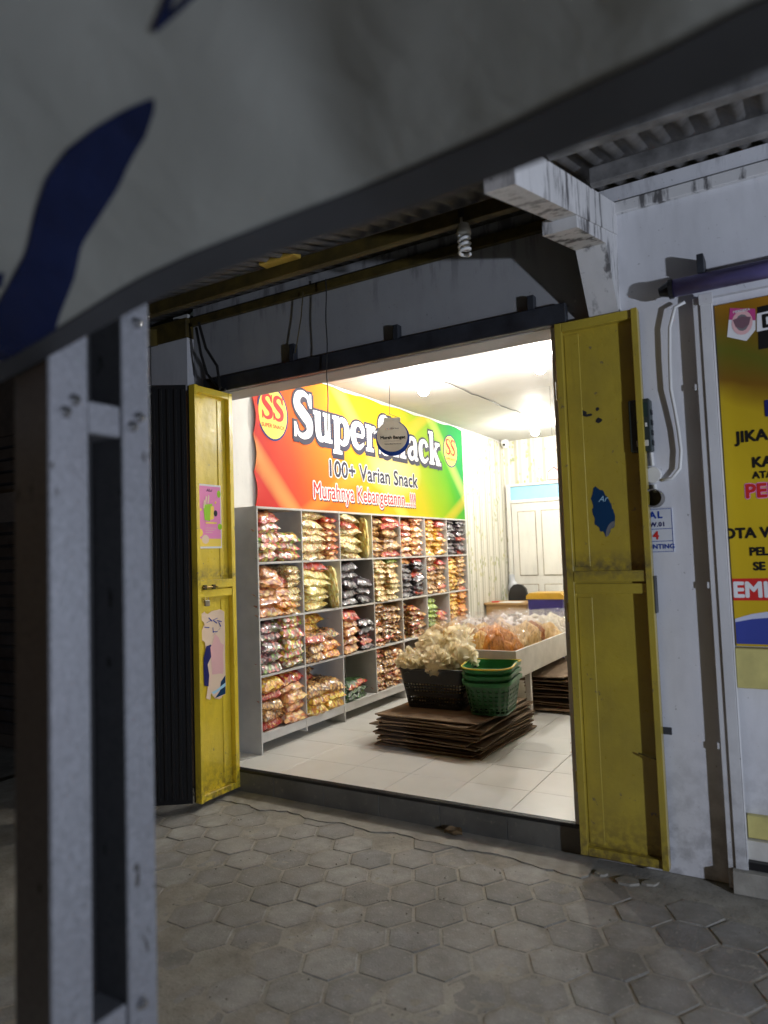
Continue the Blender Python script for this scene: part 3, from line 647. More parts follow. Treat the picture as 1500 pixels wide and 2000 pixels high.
poly([(0.5,0.08),(0.99,0.14),(0.99,0.18),(0.6,0.12),(0.42,0.11)], fp2, 0.0014, 'pale_band', P_skyblue, tp)
poly(jag([(0.45,0.3),(0.9,0.28),(0.95,0.6),(0.6,0.74),(0.4,0.6)], 0.03), fp2, 0.0011, 'pink_patch', P_palepink, tp)
rnd = random.Random(5)
for k in range(12):
    a, b, t = rnd.uniform(0.25, 0.8), rnd.uniform(0.74, 0.92), rnd.uniform(0, 3); la, lb = 0.10*math.cos(t), 0.035*math.sin(t)
    poly([(a-la, b-lb), (a-la+0.03, b-lb+0.008), (a+la+0.02, b+lb), (a+la, b+lb-0.008)], fp2, 0.0016+0.0001*k, 'blue_stroke', P_blue, tp)
# bolt and padlock
lk = thing('padlock', 'small brass padlock hanging on the bolt of the bright yellow door leaf', 'padlock', (-3.36, 3.36, 1.30))
m = MB(); m.box((-3.392, 3.365, 1.275), (-3.372, 3.405, 1.315), 0.004); m.build('body', plain('padlock_steel', (0.35, 0.33, 0.28, 1), 0.35, 0.8), lk)
m = MB(); m.tube([(-3.382, 3.373, 1.31), (-3.382, 3.373, 1.345), (-3.382, 3.385, 1.357), (-3.382, 3.397, 1.345), (-3.382, 3.397, 1.31)], 0.003, 6); m.build('shackle', M_chrome, lk)
m = MB(); m.tube([(-3.362, 3.33, 1.40), (-3.362, 3.46, 1.40)], 0.006, 8); m.tube([(-3.362, 3.44, 1.40), (-3.335, 3.44, 1.398)], 0.005, 6); m.build('bolt', plain('bolt_brass', (0.3, 0.2, 0.06, 1), 0.4, 0.7), ll)
for y in (3.35, 3.43): MB().box((-3.374, y-0.012, 1.385), (-3.354, y+0.012, 1.415), 0.002).build('bolt_keeper', M_yeldark, ll)

# ------------------------------------------------------------------ grey shelf unit full of packets
SX, SB = -3.46, -3.797           # front and back planes
SY = [3.99+0.5385*k for k in range(8)]
SZ = [0.292+0.4165*k for k in range(5)]
sh = thing('pigeonhole_shelf', 'long grey pigeonhole shelf full of snack packets below the banner', 'shelf', (-3.62, 5.87, ZF))
for k, y in enumerate(SY):
    zb = ZF if k % 2 == 0 or k == 7 else SZ[0]-0.009
    if k == 1: zb = 0.20
    MB().box((SB, y-0.007, zb), (SX, y+0.007, SZ[4]+0.009), 0.001).build('upright', M_shelf, sh)
for j, z in enumerate(SZ):
    for k in range(7):
        sag = 0.0
        MB().box((SB, SY[k]+0.0075, z-0.008), (SX-0.001, SY[k+1]-0.0075, z+0.008), 0.001).build('board', [M_shelf], sh)
MB().box((SB, SY[0]+0.008, SZ[0]-0.008), (SB+0.004, SY[7]-0.008, SZ[4])).build('back_panel', M_shelf, sh)
MB().box((SX-0.022, SY[0]+0.0075, SZ[0]-0.060), (SX-0.004, SY[2]-0.0075, SZ[0]-0.0085), 0.001).build('plinth_rail', M_shelf, sh)
MB().box((SX-0.022, SY[2]+0.0075, SZ[0]-0.060), (SX-0.004, SY[4]-0.0075, SZ[0]-0.0085), 0.001).build('plinth_rail', M_shelf, sh)

def pillow(seed, Lx=0.30, W=0.25, T=0.075, crimp=0.055):
    rnd = random.Random(seed); nu, nv = 14, 10; mbp = MB(); mbp.smooth = True; off = Vector((seed*3.7, seed*1.3, 0))
    def pt(u, v, s):
        a, b = 2*u-1, 2*v-1; ae = min(1.0, abs(a)/(1-crimp))
        h = (max(0, 1-ae**8))**0.5*(max(0, 1-abs(b)**5.0))**0.45
        n = mnoise.noise(Vector((a*2.1, b*2.3, s))+off); n2 = mnoise.noise(Vector((a*5, b*5, s*2))+off)
        wv = W*(1.0 - 0.10*(1-ae) + (0.06 if ae >= 1 else 0)*(1)) * (1+0.03*n)
        z = s*T*0.5*h*(1+0.35*n+0.28*n2)
        if ae >= 1: z += 0.005*math.sin(b*7+seed)*(abs(a)-(1-crimp))/crimp + 0.008*n*(1 if a > 0 else -1)
        zz = z*(0.75 if s < 0 else 1.0) - 0.012*(abs(a)**3)
        return Vector((a*Lx/2, b*wv/2, zz))
    mbp.grid(lambda u, v: pt(u, v, 1), nu, nv); mbp.grid(lambda u, v: pt(u, 1-v, -1), nu, nv)
    me = mbp.mesh('snack_packet'); bm = bmesh.new(); bm.from_mesh(me); bmesh.ops.remove_doubles(bm, verts=bm.verts, dist=0.0004); bmesh.ops.recalc_face_normals(bm, faces=bm.faces); bm.to_mesh(me); bm.free()
    me.polygons.foreach_set('use_smooth', [True]*len(me.polygons)); me.materials.append(M_film); return me
PIL = {'big': [pillow(k, 0.30, 0.262, 0.086) for k in range(6)], 'mid': [pillow(20+k, 0.29, 0.20, 0.066) for k in range(6)], 'thin': [pillow(40+k, 0.27, 0.176, 0.050) for k in range(5)], 'wide': [pillow(60+k, 0.30, 0.35, 0.082) for k in range(4)]}
PS = {'big': (0.26, 0.073), 'mid': (0.19, 0.0515), 'thin': (0.168, 0.0395), 'wide': (0.34, 0.066)}
ROWN = ['top', 'second', 'third', 'bottom']
COLN = ['nearest', 'second nearest', 'third nearest', 'middle', 'third farthest', 'second farthest', 'farthest']
PNAME = {'candy': 'candy_packet', 'gumdrop': 'candy_packet', 'cream': 'cracker_packet', 'creamred': 'cracker_packet', 'salmon': 'snack_packet', 'orange': 'puff_packet', 'gold': 'chip_packet', 'dark': 'sweet_packet', 'tan': 'fritter_packet', 'brown': 'fritter_packet', 'green': 'pea_packet', 'darkgreen': 'pea_packet', 'paleyellow': 'stick_packet', 'red': 'snack_packet'}
WHAT = {'candy': 'bag of pink, yellow and green candy', 'gumdrop': 'bag of grey, pink and dark candy', 'cream': 'bag of cream crackers', 'creamred': 'bag of cream crackers with red header', 'salmon': 'bag of salmon pink snacks',
        'orange': 'bag of orange puffs', 'gold': 'bag of golden chips', 'dark': 'bag of dark purple sweets', 'tan': 'bag of tan fritters', 'brown': 'bag of brown snacks with red header', 'green': 'bag of green snacks', 'darkgreen': 'dark green snack packet', 'paleyellow': 'bag of pale yellow sticks', 'red': 'red printed snack packet'}
def packet(kind, size, x, y, z, rot, row, c):
    o = link_mesh(PNAME[kind], random.choice(PIL[size]), None, (x, y, z), rot, SN[kind]); o.scale = (1, random.uniform(0.94, 1.05), random.uniform(1.12, 1.38))
    lab = f'{WHAT[kind]} in the {ROWN[row]} shelf row, {COLN[c]} column'
    tag(o, lab, 'snack packet', f'{WHAT[kind]}, {ROWN[row]} row, {COLN[c]} column'); return o
def stack(row, c, yf, n, kind, size, back=0.0, topkind=None, lean=0.0, dy=0.0):
    """n packets lying on each other; yf = centre across the cell (0..1), back = distance from the shelf's front"""
    z0 = SZ[3-row]+0.012; cell0 = SY[c]+0.012; wd, th = PS[size]; span = SY[c+1]-SY[c]-0.024
    for k in range(n):
        kd = topkind if (topkind and k == n-1) else kind
        zz = z0 + th*(k+0.52); y = cell0 + yf*span + random.uniform(-0.010, 0.010) + dy*k
        y = max(cell0+wd*0.42, min(cell0+span-wd*0.42, y))
        x = SX - 0.150 - back + random.uniform(-0.018, 0.016) + lean*k
        packet(kd, size, x, y, min(zz, SZ[4-row]-0.03), (R(random.uniform(-7, 7)), R(random.uniform(-4, 7)), R(random.uniform(-10, 10))), row, c)
def standing(row, c, yf, n, kind, zoff=0.0):
    z0 = SZ[3-row]+0.012; cell0 = SY[c]+0.012; span = SY[c+1]-SY[c]-0.024
    for k in range(n): packet(kind, 'thin', SX-0.05-0.035*k, cell0+yf*span+0.012*k, z0+0.135+zoff, (R(8), R(80+random.uniform(-6, 6)), R(random.uniform(60, 80))), row, c)
S_ = stack
# row 0
S_(0,0,0.24,5,'candy','big',topkind='salmon'); S_(0,0,0.76,3,'candy','big')
S_(0,1,0.30,6,'cream','wide'); S_(0,1,0.86,9,'salmon','thin',topkind='red')
S_(0,2,0.34,6,'creamred','wide'); standing(0,2,0.86,3,'paleyellow'); standing(0,2,0.84,2,'paleyellow',0.10)
S_(0,3,0.20,7,'tan','mid',0.02); S_(0,3,0.70,6,'tan','wide',topkind='brown')
S_(0,4,0.24,7,'salmon','mid',topkind='red'); S_(0,4,0.74,8,'salmon','mid')
S_(0,5,0.24,8,'gold','mid',topkind='orange'); S_(0,5,0.74,7,'gold','mid',topkind='red')
S_(0,6,0.24,8,'dark','mid'); S_(0,6,0.74,8,'dark','mid')
# row 1
S_(1,0,0.24,5,'salmon','big'); S_(1,0,0.52,6,'salmon','mid',topkind='red'); S_(1,0,0.84,7,'cream','mid'); S_(1,0,0.56,2,'orange','mid',-0.03)
S_(1,1,0.34,6,'paleyellow','wide',topkind='red'); standing(1,1,0.86,3,'paleyellow'); standing(1,1,0.84,2,'paleyellow',0.10)
S_(1,2,0.26,5,'dark','big'); S_(1,2,0.74,3,'dark','big',0.0); S_(1,2,0.45,7,'dark','mid',0.10)
S_(1,3,0.24,8,'cream','mid'); S_(1,3,0.74,8,'cream','mid',topkind='green')
S_(1,4,0.24,8,'dark','mid',topkind='orange'); S_(1,4,0.74,8,'dark','mid',topkind='red')
S_(1,5,0.24,8,'tan','mid'); S_(1,5,0.74,7,'tan','mid',topkind='red')
S_(1,6,0.24,8,'gold','mid',topkind='red'); S_(1,6,0.74,8,'tan','mid')
# row 2
S_(2,0,0.26,5,'gumdrop','big'); S_(2,0,0.76,6,'candy','big')
S_(2,1,0.22,7,'gold','mid',0.05); S_(2,1,0.68,3,'orange','big',topkind='brown'); S_(2,1,0.24,3,'tan','big',-0.02); S_(2,1,0.5,5,'gold','big',0.10)
S_(2,2,0.26,5,'salmon','big',topkind='red'); S_(2,2,0.76,5,'dark','mid'); S_(2,2,0.2,7,'brown','mid',0.12)
S_(2,3,0.17,10,'tan','thin'); S_(2,3,0.5,9,'brown','thin'); S_(2,3,0.83,9,'tan','thin')
S_(2,4,0.2,9,'tan','thin',0.06); S_(2,4,0.55,8,'brown','thin',topkind='red'); S_(2,4,0.84,6,'tan','thin')
S_(2,5,0.26,7,'green','mid'); S_(2,5,0.74,4,'tan','mid',topkind='red')
S_(2,6,0.24,8,'gold','mid'); S_(2,6,0.74,8,'orange','mid')
# row 3
S_(3,0,0.24,5,'tan','big',topkind='gold'); S_(3,0,0.76,5,'salmon','big',topkind='red')
S_(3,1,0.25,7,'tan','mid',0.10); S_(3,1,0.26,3,'gold','big',-0.02,topkind='tan'); S_(3,1,0.76,3,'gold','big',-0.02,topkind='tan')
S_(3,2,0.22,9,'darkgreen','thin',0.16); S_(3,2,0.24,3,'darkgreen','mid'); S_(3,2,0.60,3,'darkgreen','mid',0.02)
S_(3,3,0.17,10,'tan','thin',topkind='red'); S_(3,3,0.5,9,'tan','thin'); S_(3,3,0.83,9,'salmon','thin')
S_(3,4,0.2,8,'brown','thin'); S_(3,4,0.6,7,'tan','thin')

# ------------------------------------------------------------------ shop banner
bn = thing('shop_banner', 'large red to green printed shop banner on the wall above the shelf', 'banner', (-3.785, 6.43, 1.99))
def banner_mat():
    t = NT('banner_print'); p = t.coords(geo=True); x = t.xyz(p)
    u = t.mr(x[1], 4.34, 8.48); v = t.mr(x[2], 1.98, 3.21)
    uu = t.math('ADD', u, t.math('MULTIPLY', t.math('SUBTRACT', v, 0.5), 0.16)); uu = t.math('ADD', uu, t.math('MULTIPLY', t.math('SUBTRACT', t.noise(p, 1.1, 1), 0.5), 0.12))
    k = t.ramp(uu, [(0.0, rgb(184,52,46)), (0.10, rgb(198,70,38)), (0.24, rgb(212,104,24)), (0.40, rgb(220,152,20)), (0.58, rgb(206,170,16)), (0.74, rgb(140,164,16)), (0.88, rgb(70,142,24)), (0.98, rgb(34,124,62))])
    du = t.math('MULTIPLY', t.math('SUBTRACT', u, 0.56), 2.6); dv = t.math('SUBTRACT', v, 0.42); d2 = t.math('ADD', t.math('MULTIPLY', du, du), t.math('MULTIPLY', dv, t.math('MULTIPLY', dv, 2.4)))
    k = t.mix(t.mr(d2, 0.16, 0.0, 0.0, 0.6), k, rgb(236,226,160))
    sw = t.math('SINE', t.math('ADD', t.math('MULTIPLY', u, 9.0), t.math('MULTIPLY', v, -5.2))); k = t.mix(t.math('MULTIPLY', t.mr(sw, 0.9, 1.0), 0.30), k, rgb(248,168,60))
    sw2 = t.math('SINE', t.math('ADD', t.math('MULTIPLY', u, 13.0), t.math('MULTIPLY', v, 4.0))); k = t.mix(t.math('MULTIPLY', t.mr(sw2, 0.86, 1.0), 0.25), k, rgb(250,240,130))
    t.base(k).pr(0.7, spec=0.15); t.bump(t.noise(p, 3, 3), 0.15, 0.02); return t.mat
BY0, BY1, BZ0, BZ1 = 4.34, 8.48, 1.975, 3.205
m = MB(); m.smooth = True
def ban(u, v):
    e = max(0, 1-u*45)*0.022*abs(math.sin(v*math.pi*4.0)); return Vector((-3.788+0.004*math.sin(u*31)*math.sin(v*5)*0.4 + e, BY0+(BY1-BY0)*u + e*0.7, BZ0+(BZ1-BZ0)*v))
m.grid(ban, 60, 24); o = m.build('printed_sheet', banner_mat(), bn)
fb = lambda u, v, d: Vector((-3.788+0.003+d, u, v))
# hand drawn slab letters: (points, widths, smooth)
SER = 0.13
GL = {
'S': (1.04, [([(0.86,1.10),(0.76,1.36),(0.5,1.45),(0.24,1.32),(0.20,1.04),(0.48,0.80),(0.80,0.54),(0.80,0.22),(0.5,0.06),(0.22,0.14),(0.10,0.40)], [.12,.15,.2,.3,.36,.4,.38,.3,.2,.15,.12], 1), ([(0.9,1.02),(0.9,1.5)], [.11,.11], 0), ([(0.07,0.48),(0.07,0.0)], [.11,.11], 0)]),
'u': (1.10, [([(0.25,1),(0.25,.42),(0.32,.16),(0.5,.08),(0.72,.22)], [.31,.31,.28,.18,.12], 1), ([(0.79,1),(0.79,0)], [.31,.31], 0), ([(0.0,.935),(0.3,.935)], [SER]*2, 0), ([(.55,.935),(.8,.935)], [SER]*2, 0), ([(.79,.065),(1.05,.065)], [SER]*2, 0)]),
'p': (1.10, [([(0.25,1),(0.25,-.28)], [.31,.31], 0), ([(0.35,.75),(.55,.91),(.80,.8),(.88,.5),(.80,.2),(.58,.08),(.36,.2)], [.12,.17,.27,.32,.27,.17,.1], 1), ([(0,.935),(.3,.935)], [SER]*2, 0), ([(0,-.25),(.54,-.25)], [SER]*2, 0)]),
'e': (1.02, [([(0.2,.50),(.85,.50)], [.13,.13], 0), ([(.86,.50),(.80,.80),(.52,.93),(.25,.8),(.18,.5),(.28,.2),(.56,.07),(.88,.24)], [.15,.24,.17,.28,.33,.28,.18,.1], 1)]),
'r': (0.92, [([(0.25,1),(0.25,0)], [.31,.31], 0), ([(.33,.68),(.5,.88),(.68,.86)], [.13,.19,.2], 1), ([(.70,.80),(.72,.76)], [.28,.28], 0), ([(0,.935),(.3,.935)], [SER]*2, 0), ([(0,.065),(.54,.065)], [SER]*2, 0)]),
'n': (1.16, [([(0.25,1),(0.25,0)], [.31,.31], 0), ([(.33,.68),(.55,.9),(.76,.78),(.82,.5),(.82,0)], [.13,.17,.26,.31,.31], 1), ([(0,.935),(.3,.935)], [SER]*2, 0), ([(0,.065),(.5,.065)], [SER]*2, 0), ([(.6,.065),(1.08,.065)], [SER]*2, 0)]),
'a': (1.02, [([(.20,.74),(.32,.9),(.55,.91),(.72,.78),(.74,.4),(.76,.12),(.98,.08)], [.22,.17,.18,.28,.31,.26,.1], 1), ([(.7,.55),(.4,.5),(.2,.3),(.3,.1),(.5,.09),(.7,.25)], [.12,.17,.27,.2,.15,.1], 1)]),
'c': (0.98, [([(.78,.70),(.72,.86),(.5,.93),(.25,.8),(.18,.5),(.28,.2),(.56,.07),(.88,.24)], [.27,.19,.17,.28,.33,.28,.18,.1], 1)]),
'k': (1.14, [([(0.25,1.45),(.25,0)], [.31,.31], 0), ([(.35,.42),(.82,.92)], [.15,.15], 0), ([(.50,.58),(.92,.06)], [.3,.3], 0), ([(0,1.385),(.3,1.385)], [SER]*2, 0), ([(0,.065),(.48,.065)], [SER]*2, 0), ([(.58,.935),(1.02,.935)], [SER]*2, 0), ([(.62,.065),(1.12,.065)], [SER]*2, 0)]),
}
def cr(pts, ws, n=7):
    out = []; P = [Vector((a, b, c)) for (a, b), c in zip(pts, ws)]
    for i in range(len(P)-1):
        p0, p1, p2, p3 = P[max(i-1, 0)], P[i], P[i+1], P[min(i+2, len(P)-1)]
        for k in range(n):
            t = k/n; out.append(0.5*((2*p1)+(p2-p0)*t+(2*p0-5*p1+4*p2-p3)*t*t+(3*p1-p0-3*p2+p3)*t**3))
    out.append(P[-1]); return [(q.x, q.y) for q in out], [q.z for q in out]
def glyph(mb, ch, x0, z0, s, grow, d, dx=0, dz=0):
    for si, (pts, ws, sm) in enumerate(GL[ch][1]):
        if sm: pts, ws = cr(pts, ws)
        n = len(pts); dd = d + si*0.00012; L_, R_ = [], []
        for i, (a, b) in enumerate(pts):
            a0, b0 = pts[max(i-1, 0)]; a1, b1 = pts[min(i+1, n-1)]; tx_, tz_ = a1-a0, b1-b0; ln = math.hypot(tx_, tz_) or 1; nx, nz_ = -tz_/ln, tx_/ln
            h = ws[i]/2 + grow; ext = grow if (i in (0, n-1)) else 0; ex = (tx_/ln*ext*(1 if i else -1), tz_/ln*ext*(1 if i else -1))
            L_.append((a+nx*h+ex[0], b+nz_*h+ex[1])); R_.append((a-nx*h+ex[0], b-nz_*h+ex[1]))
        vs = [fb(x0+(a+dx)*s, z0+(b+dz)*s, dd) for a, b in L_+R_]
        mb.add(vs, [(i, i+1, n+i+1, n+i) for i in range(n-1)])
xq, sz_, zb_ = 4.875, 0.279, 2.645
for ch in 'SuperSnack':
    m = MB(); glyph(m, ch, xq, zb_, sz_, 0.085, 0.0010, 0.0, 0.0); glyph(m, ch, xq, zb_, sz_, 0.085, 0.0018, 0.05, -0.09); lo_o = m.build('letter_outline', P_dark, bn)
    m = MB(); glyph(m, ch, xq, zb_, sz_, 0.0, 0.0042); m.build('letter', P_white, lo_o)
    xq += GL[ch][0]*sz_
for body, size, u, v, m_, off, sx in (('100+ Varian Snack', 0.222, 5.36, 2.335, P_dark, 0.0060, 1.08),):
    border_mb(body, size, lambda a, b, d: fb(u+a, v+b, d), 0.0012, 0.016, sx=sx).build('lettering_border', P_white, bn)
    letters(text_mb(body, size, lambda a, b, d: fb(u+a, v+b, d), 0.0026, off, sx=sx), 'letter', m_, bn, AY)
def swash(a, b, d): return fb(5.13+a, 2.115+b*1.28, d)
border_mb('Murahnya Kebangetannn...!!!', 0.165, lambda a, b, d: swash(a+0.012, b-0.012, d), 0.0008, 0.010, sx=1.045).build('lettering_shadow', P_dark, bn)
border_mb('Murahnya Kebangetannn...!!!', 0.165, swash, 0.0020, 0.013, sx=1.045).build('lettering_border', P_white, bn)
letters(text_mb('Murahnya Kebangetannn...!!!', 0.165, swash, 0.0034, 0.0022, sx=1.045), 'letter', P_red, bn, AY)
for (cy, cz, ry_, rz_, s) in ((4.595, 2.80, 0.205, 0.235, 1.0), (8.10, 2.868, 0.205, 0.21, 0.95)):
    poly(ell(cy, cz, ry_, rz_, 32), fb, 0.0010, 'badge_ring', P_navy, bn); poly(ell(cy, cz, ry_-0.018, rz_-0.018, 32), fb, 0.0020, 'badge', P_yel, bn); bdg = bn.children[-1] if False else [q for q in bn.children if q.name.startswith('badge') and 'ring' not in q.name][-1]
    for k, ch in enumerate('SS'):
        m = MB(); glyph(m, 'S', cy-0.145*s+k*0.145*s, cz-0.055*s, 0.142*s, 0.0, 0.0032); m.build('letter', P_red, bdg)
    text_mb('SUPER SNACK', 0.048*s, lambda a, b, d: fb(cy+a, cz-0.125*s+b, d), 0.0032, 0.0008, 'CENTER').build('lettering', P_red, bn)
# cord along the banner's head
m = MB(); m.tube([(-3.77, BY0+0.2+ (9.9-BY0)*k/30, 3.195+0.012*math.sin(k*1.7)) for k in range(31)], 0.006, 5)
tag(m.build('power_lead', M_white, None, (-3.77, 6.5, 3.19)), 'white cord running along the top of the banner', 'cord')

# ------------------------------------------------------------------ bulbs on the ceiling
def bulb_mat():
    t = NT('lit_bulb'); e = t.n('Emission'); e.inputs[0].default_value = (1.0, 0.965, 0.91, 1); e.inputs[1].default_value = BULB_STRENGTH
    t.l(e.outputs[0], t.out.inputs['Surface']); return t.mat
M_lit = bulb_mat()
BL = [(-2.937, 5.752, 'nearest the banner'), (-1.79, 5.66, 'close behind the opened door leaf'), (-2.854, 8.685, 'in front of the back wall'), (-1.75, 8.6, 'deep in the shop by the side wall'), ]
for x, y, lab in BL:
    b = thing('ceiling_bulb', f'lit white bulb on the shop ceiling {lab}', 'light bulb', (x, y, 3.222), 'bulbs on the shop ceiling')
    m = MB(); m.smooth = True; m.lathe([(0.075, 3.2215), (0.075, 3.214), (0.05, 3.205), (0.028, 3.20), (0.026, 3.165)], (x, y, 0), seg=20); m.build('ceiling_rose', M_offwhite, b)
    m = MB(); m.smooth = True; m.lathe([(0.018, 3.164), (0.024, 3.150), (0.042, 3.125), (0.052, 3.095), (0.046, 3.062), (0.026, 3.042), (0.004, 3.036)], (x, y, 0), seg=10); m.build('bulb', M_lit, b)
p1, p2 = Vector((-2.86, 6.05, 3.2)), Vector((-2.80, 8.12, 3.2))
m = MB(); m.tube([p1.lerp(p2, k/16)+Vector((0.012*math.sin(k), 0, 0.012+0.004*math.sin(k*2.3))) for k in range(17)], 0.0045, 5)
tag(m.build('ceiling_wire', M_wire, None, p1), 'thin dark wire stapled across the white ceiling', 'wire')

# round hanging sign
c = ony(767, 856, 5.05)
hs = thing('hanging_sign', 'round white promotion sign with blue rim hanging before the banner', 'sign', c)
nd = (CAM-c); nd.z = 0; nd.normalize(); sdv = Vector((-nd.y, nd.x, 0)); sdv = sdv if sdv.dot(rt) > 0 else -sdv
fh = lambda a, b, d: c + sdv*a + Vector((0, 0, b)) + nd*d
rad = 0.142
MB().prism(ell(0, 0, rad, rad*1.05, 36), fh, -0.006, 0.0).build('disc', P_blue, hs)
MB().prism(ell(-0.004, 0.016, rad-0.014, rad*1.05-0.020, 36), fh, 0.0005, 0.003).build('face', plain('sign_card', (0.68, 0.65, 0.58, 1), 0.5, vary=0.05), hs)
MB().prism([(-0.07, rad*0.93), (0.07, rad*0.93), (0.07, rad*1.22), (-0.07, rad*1.22)], fh, -0.004, 0.002).build('tab', M_offwhite, hs)
text_mb('Murah Banget', 0.037, lambda a, b, d: fh(a, b-0.005, d), 0.0036, 0.0016, 'CENTER').build('lettering', P_black, hs)
text_mb('Semua Bisa Menikmati', 0.0155, lambda a, b, d: fh(a, b-0.052, d), 0.0036, 0.0004, 'CENTER').build('lettering', P_grey, hs)
text_mb('Super Snack', 0.014, lambda a, b, d: fh(a+0.02, b+0.078, d), 0.0036, 0.0004, 'CENTER').build('lettering', P_grey, hs)
for k in range(5): poly([(-0.06+0.012*k, 0.075+0.006*(k % 2)), (-0.052+0.012*k, 0.075), (-0.054+0.012*k, 0.085)], fh, 0.0036, 'spark', [P_orange, P_blue][k % 2], hs)
poly(sq(-0.07, 0.07, -0.0245, -0.0225), fh, 0.0036, 'rule', P_grey, hs)
m = MB(); m.tube([fh(-0.06, rad*1.2, 0), fh(-0.02, rad*1.45, 0), Vector((c.x, c.y, 3.222))], 0.0025, 5); m.tube([fh(0.06, rad*1.2, 0), fh(-0.02, rad*1.45, 0)], 0.0025, 5); m.build('string', M_wire, hs)

# ------------------------------------------------------------------ cardboard stack
def sheet_card(seed, Wd, Dp, T):
    rnd = random.Random(seed); m = MB(); n = 8
    ox = [rnd.uniform(-0.02, 0.02) for _ in range(4)]; wv = rnd.uniform(0.002, 0.008)
    def f(u, v, z):
        a = (u-0.5)*Wd*(1+ox[0]*(v-0.5)*2); b = (v-0.5)*Dp*(1+ox[1]*(u-0.5)*2)
        return Vector((a, b, z+wv*math.sin(u*5+seed)*math.cos(v*4+seed*2) + 0.010*max(0, abs(u-0.5)*2-0.82)*math.sin(seed*7+v*6)*4))
    m.grid(lambda u, v: f(u, v, T), n, n); m.grid(lambda u, v: f(u, 1-v, 0), n, n)
    for u0 in range(n):
        a, b = u0/n, (u0+1)/n
        for (p, q) in (((a, 0), (b, 0)), ((b, 1), (a, 1)), ((0, b), (0, a)), ((1, a), (1, b))):
            m.add([f(*p, 0), f(*q, 0), f(*q, T), f(*p, T)], [(0, 1, 2, 3)])
    me = m.mesh('flat_carton'); me.materials.append(M_card); return me
cards = [sheet_card(k, 0.90+0.03*math.sin(k*5), 1.03+0.03*math.cos(k*3), 0.0088) for k in range(8)]
rnd = random.Random(11); z = ZF+0.006; NC = 21
for k in range(NC):
    f = k/(NC-1); big = 1.02 if k < 2 else (0.93 if k < 6 else 0.97)
    o = link_mesh('flat_carton', cards[k % 8], None, (-2.385+rnd.uniform(-0.022, 0.022), 5.02+rnd.uniform(-0.025, 0.025), z), (R(rnd.uniform(-0.4, 0.4)), R(rnd.uniform(-0.4, 0.4)), R(-2.5+rnd.uniform(-4.5, 4.5))))
    o.scale = (big*rnd.uniform(0.90, 1.03), big*rnd.uniform(0.90, 1.03), 1); z += 0.0112
    if k == 0: lab, g = 'flattened brown carton at the bottom of the pile under the baskets', None
    elif k == NC-1: lab, g = 'flattened brown carton on top of the pile, under the baskets', None
    else: lab, g = 'flattened brown carton within the pile under the baskets', 'flat cartons piled under the baskets'
    tag(o, lab, 'carton', g)
ZT = z + 0.004
# second pile under the counter
z = ZF+0.006
for k in range(16):
    o = link_mesh('flat_carton', cards[(k*3) % 8], None, (-1.98+rnd.uniform(-0.03, 0.03), 6.55+rnd.uniform(-0.05, 0.05), z), (R(rnd.uniform(-2.5, 2.5)), R(rnd.uniform(-2.5, 2.5)), R(rnd.uniform(-9, 9))))
    o.scale = (0.52*rnd.uniform(0.9, 1.08), 0.95*rnd.uniform(0.9, 1.05), 1); z += 0.021
    tag(o, 'flattened brown carton in the pile below the white counter', 'carton', 'flat cartons piled below the counter')

# ------------------------------------------------------------------ counter with bags
CX0, CX1, CY0, CY1, CZ0, CZ1 = -2.93, -2.02, 5.40, 8.10, 0.545, 0.765
ct = thing('display_counter', 'white wooden display counter heaped with clear snack bags', 'counter', ((CX0+CX1)/2, (CY0+CY1)/2, ZF))
MB().box((CX1-0.016, CY0+0.0165, CZ0), (CX1, CY1-0.0165, CZ1), 0.0015).build('side_board', M_counter, ct)
MB().box((CX0, CY0+0.0165, CZ0), (CX0+0.016, CY1-0.0165, CZ1), 0.0015).build('side_board', M_counter, ct)
MB().box((CX0, CY0, CZ0), (CX1, CY0+0.016, CZ1), 0.0015).build('end_board', M_counter, ct)
MB().box((CX0, CY1-0.016, CZ0), (CX1, CY1, CZ1), 0.0015).build('end_board', M_counter, ct)
MB().box((CX0+0.0165, CY0+0.0165, CZ0+0.03), (CX1-0.0165, CY1-0.0165, CZ0+0.045)).build('bottom_board', M_counter, ct)
for x in (CX0+0.03, CX1-0.03):
    for y in (CY0+0.35, 6.9, CY1-0.05): MB().box((x-0.022, y-0.022, ZF), (x+0.022, y+0.022, CZ0-0.0005), 0.002).build('leg', M_counter, ct)

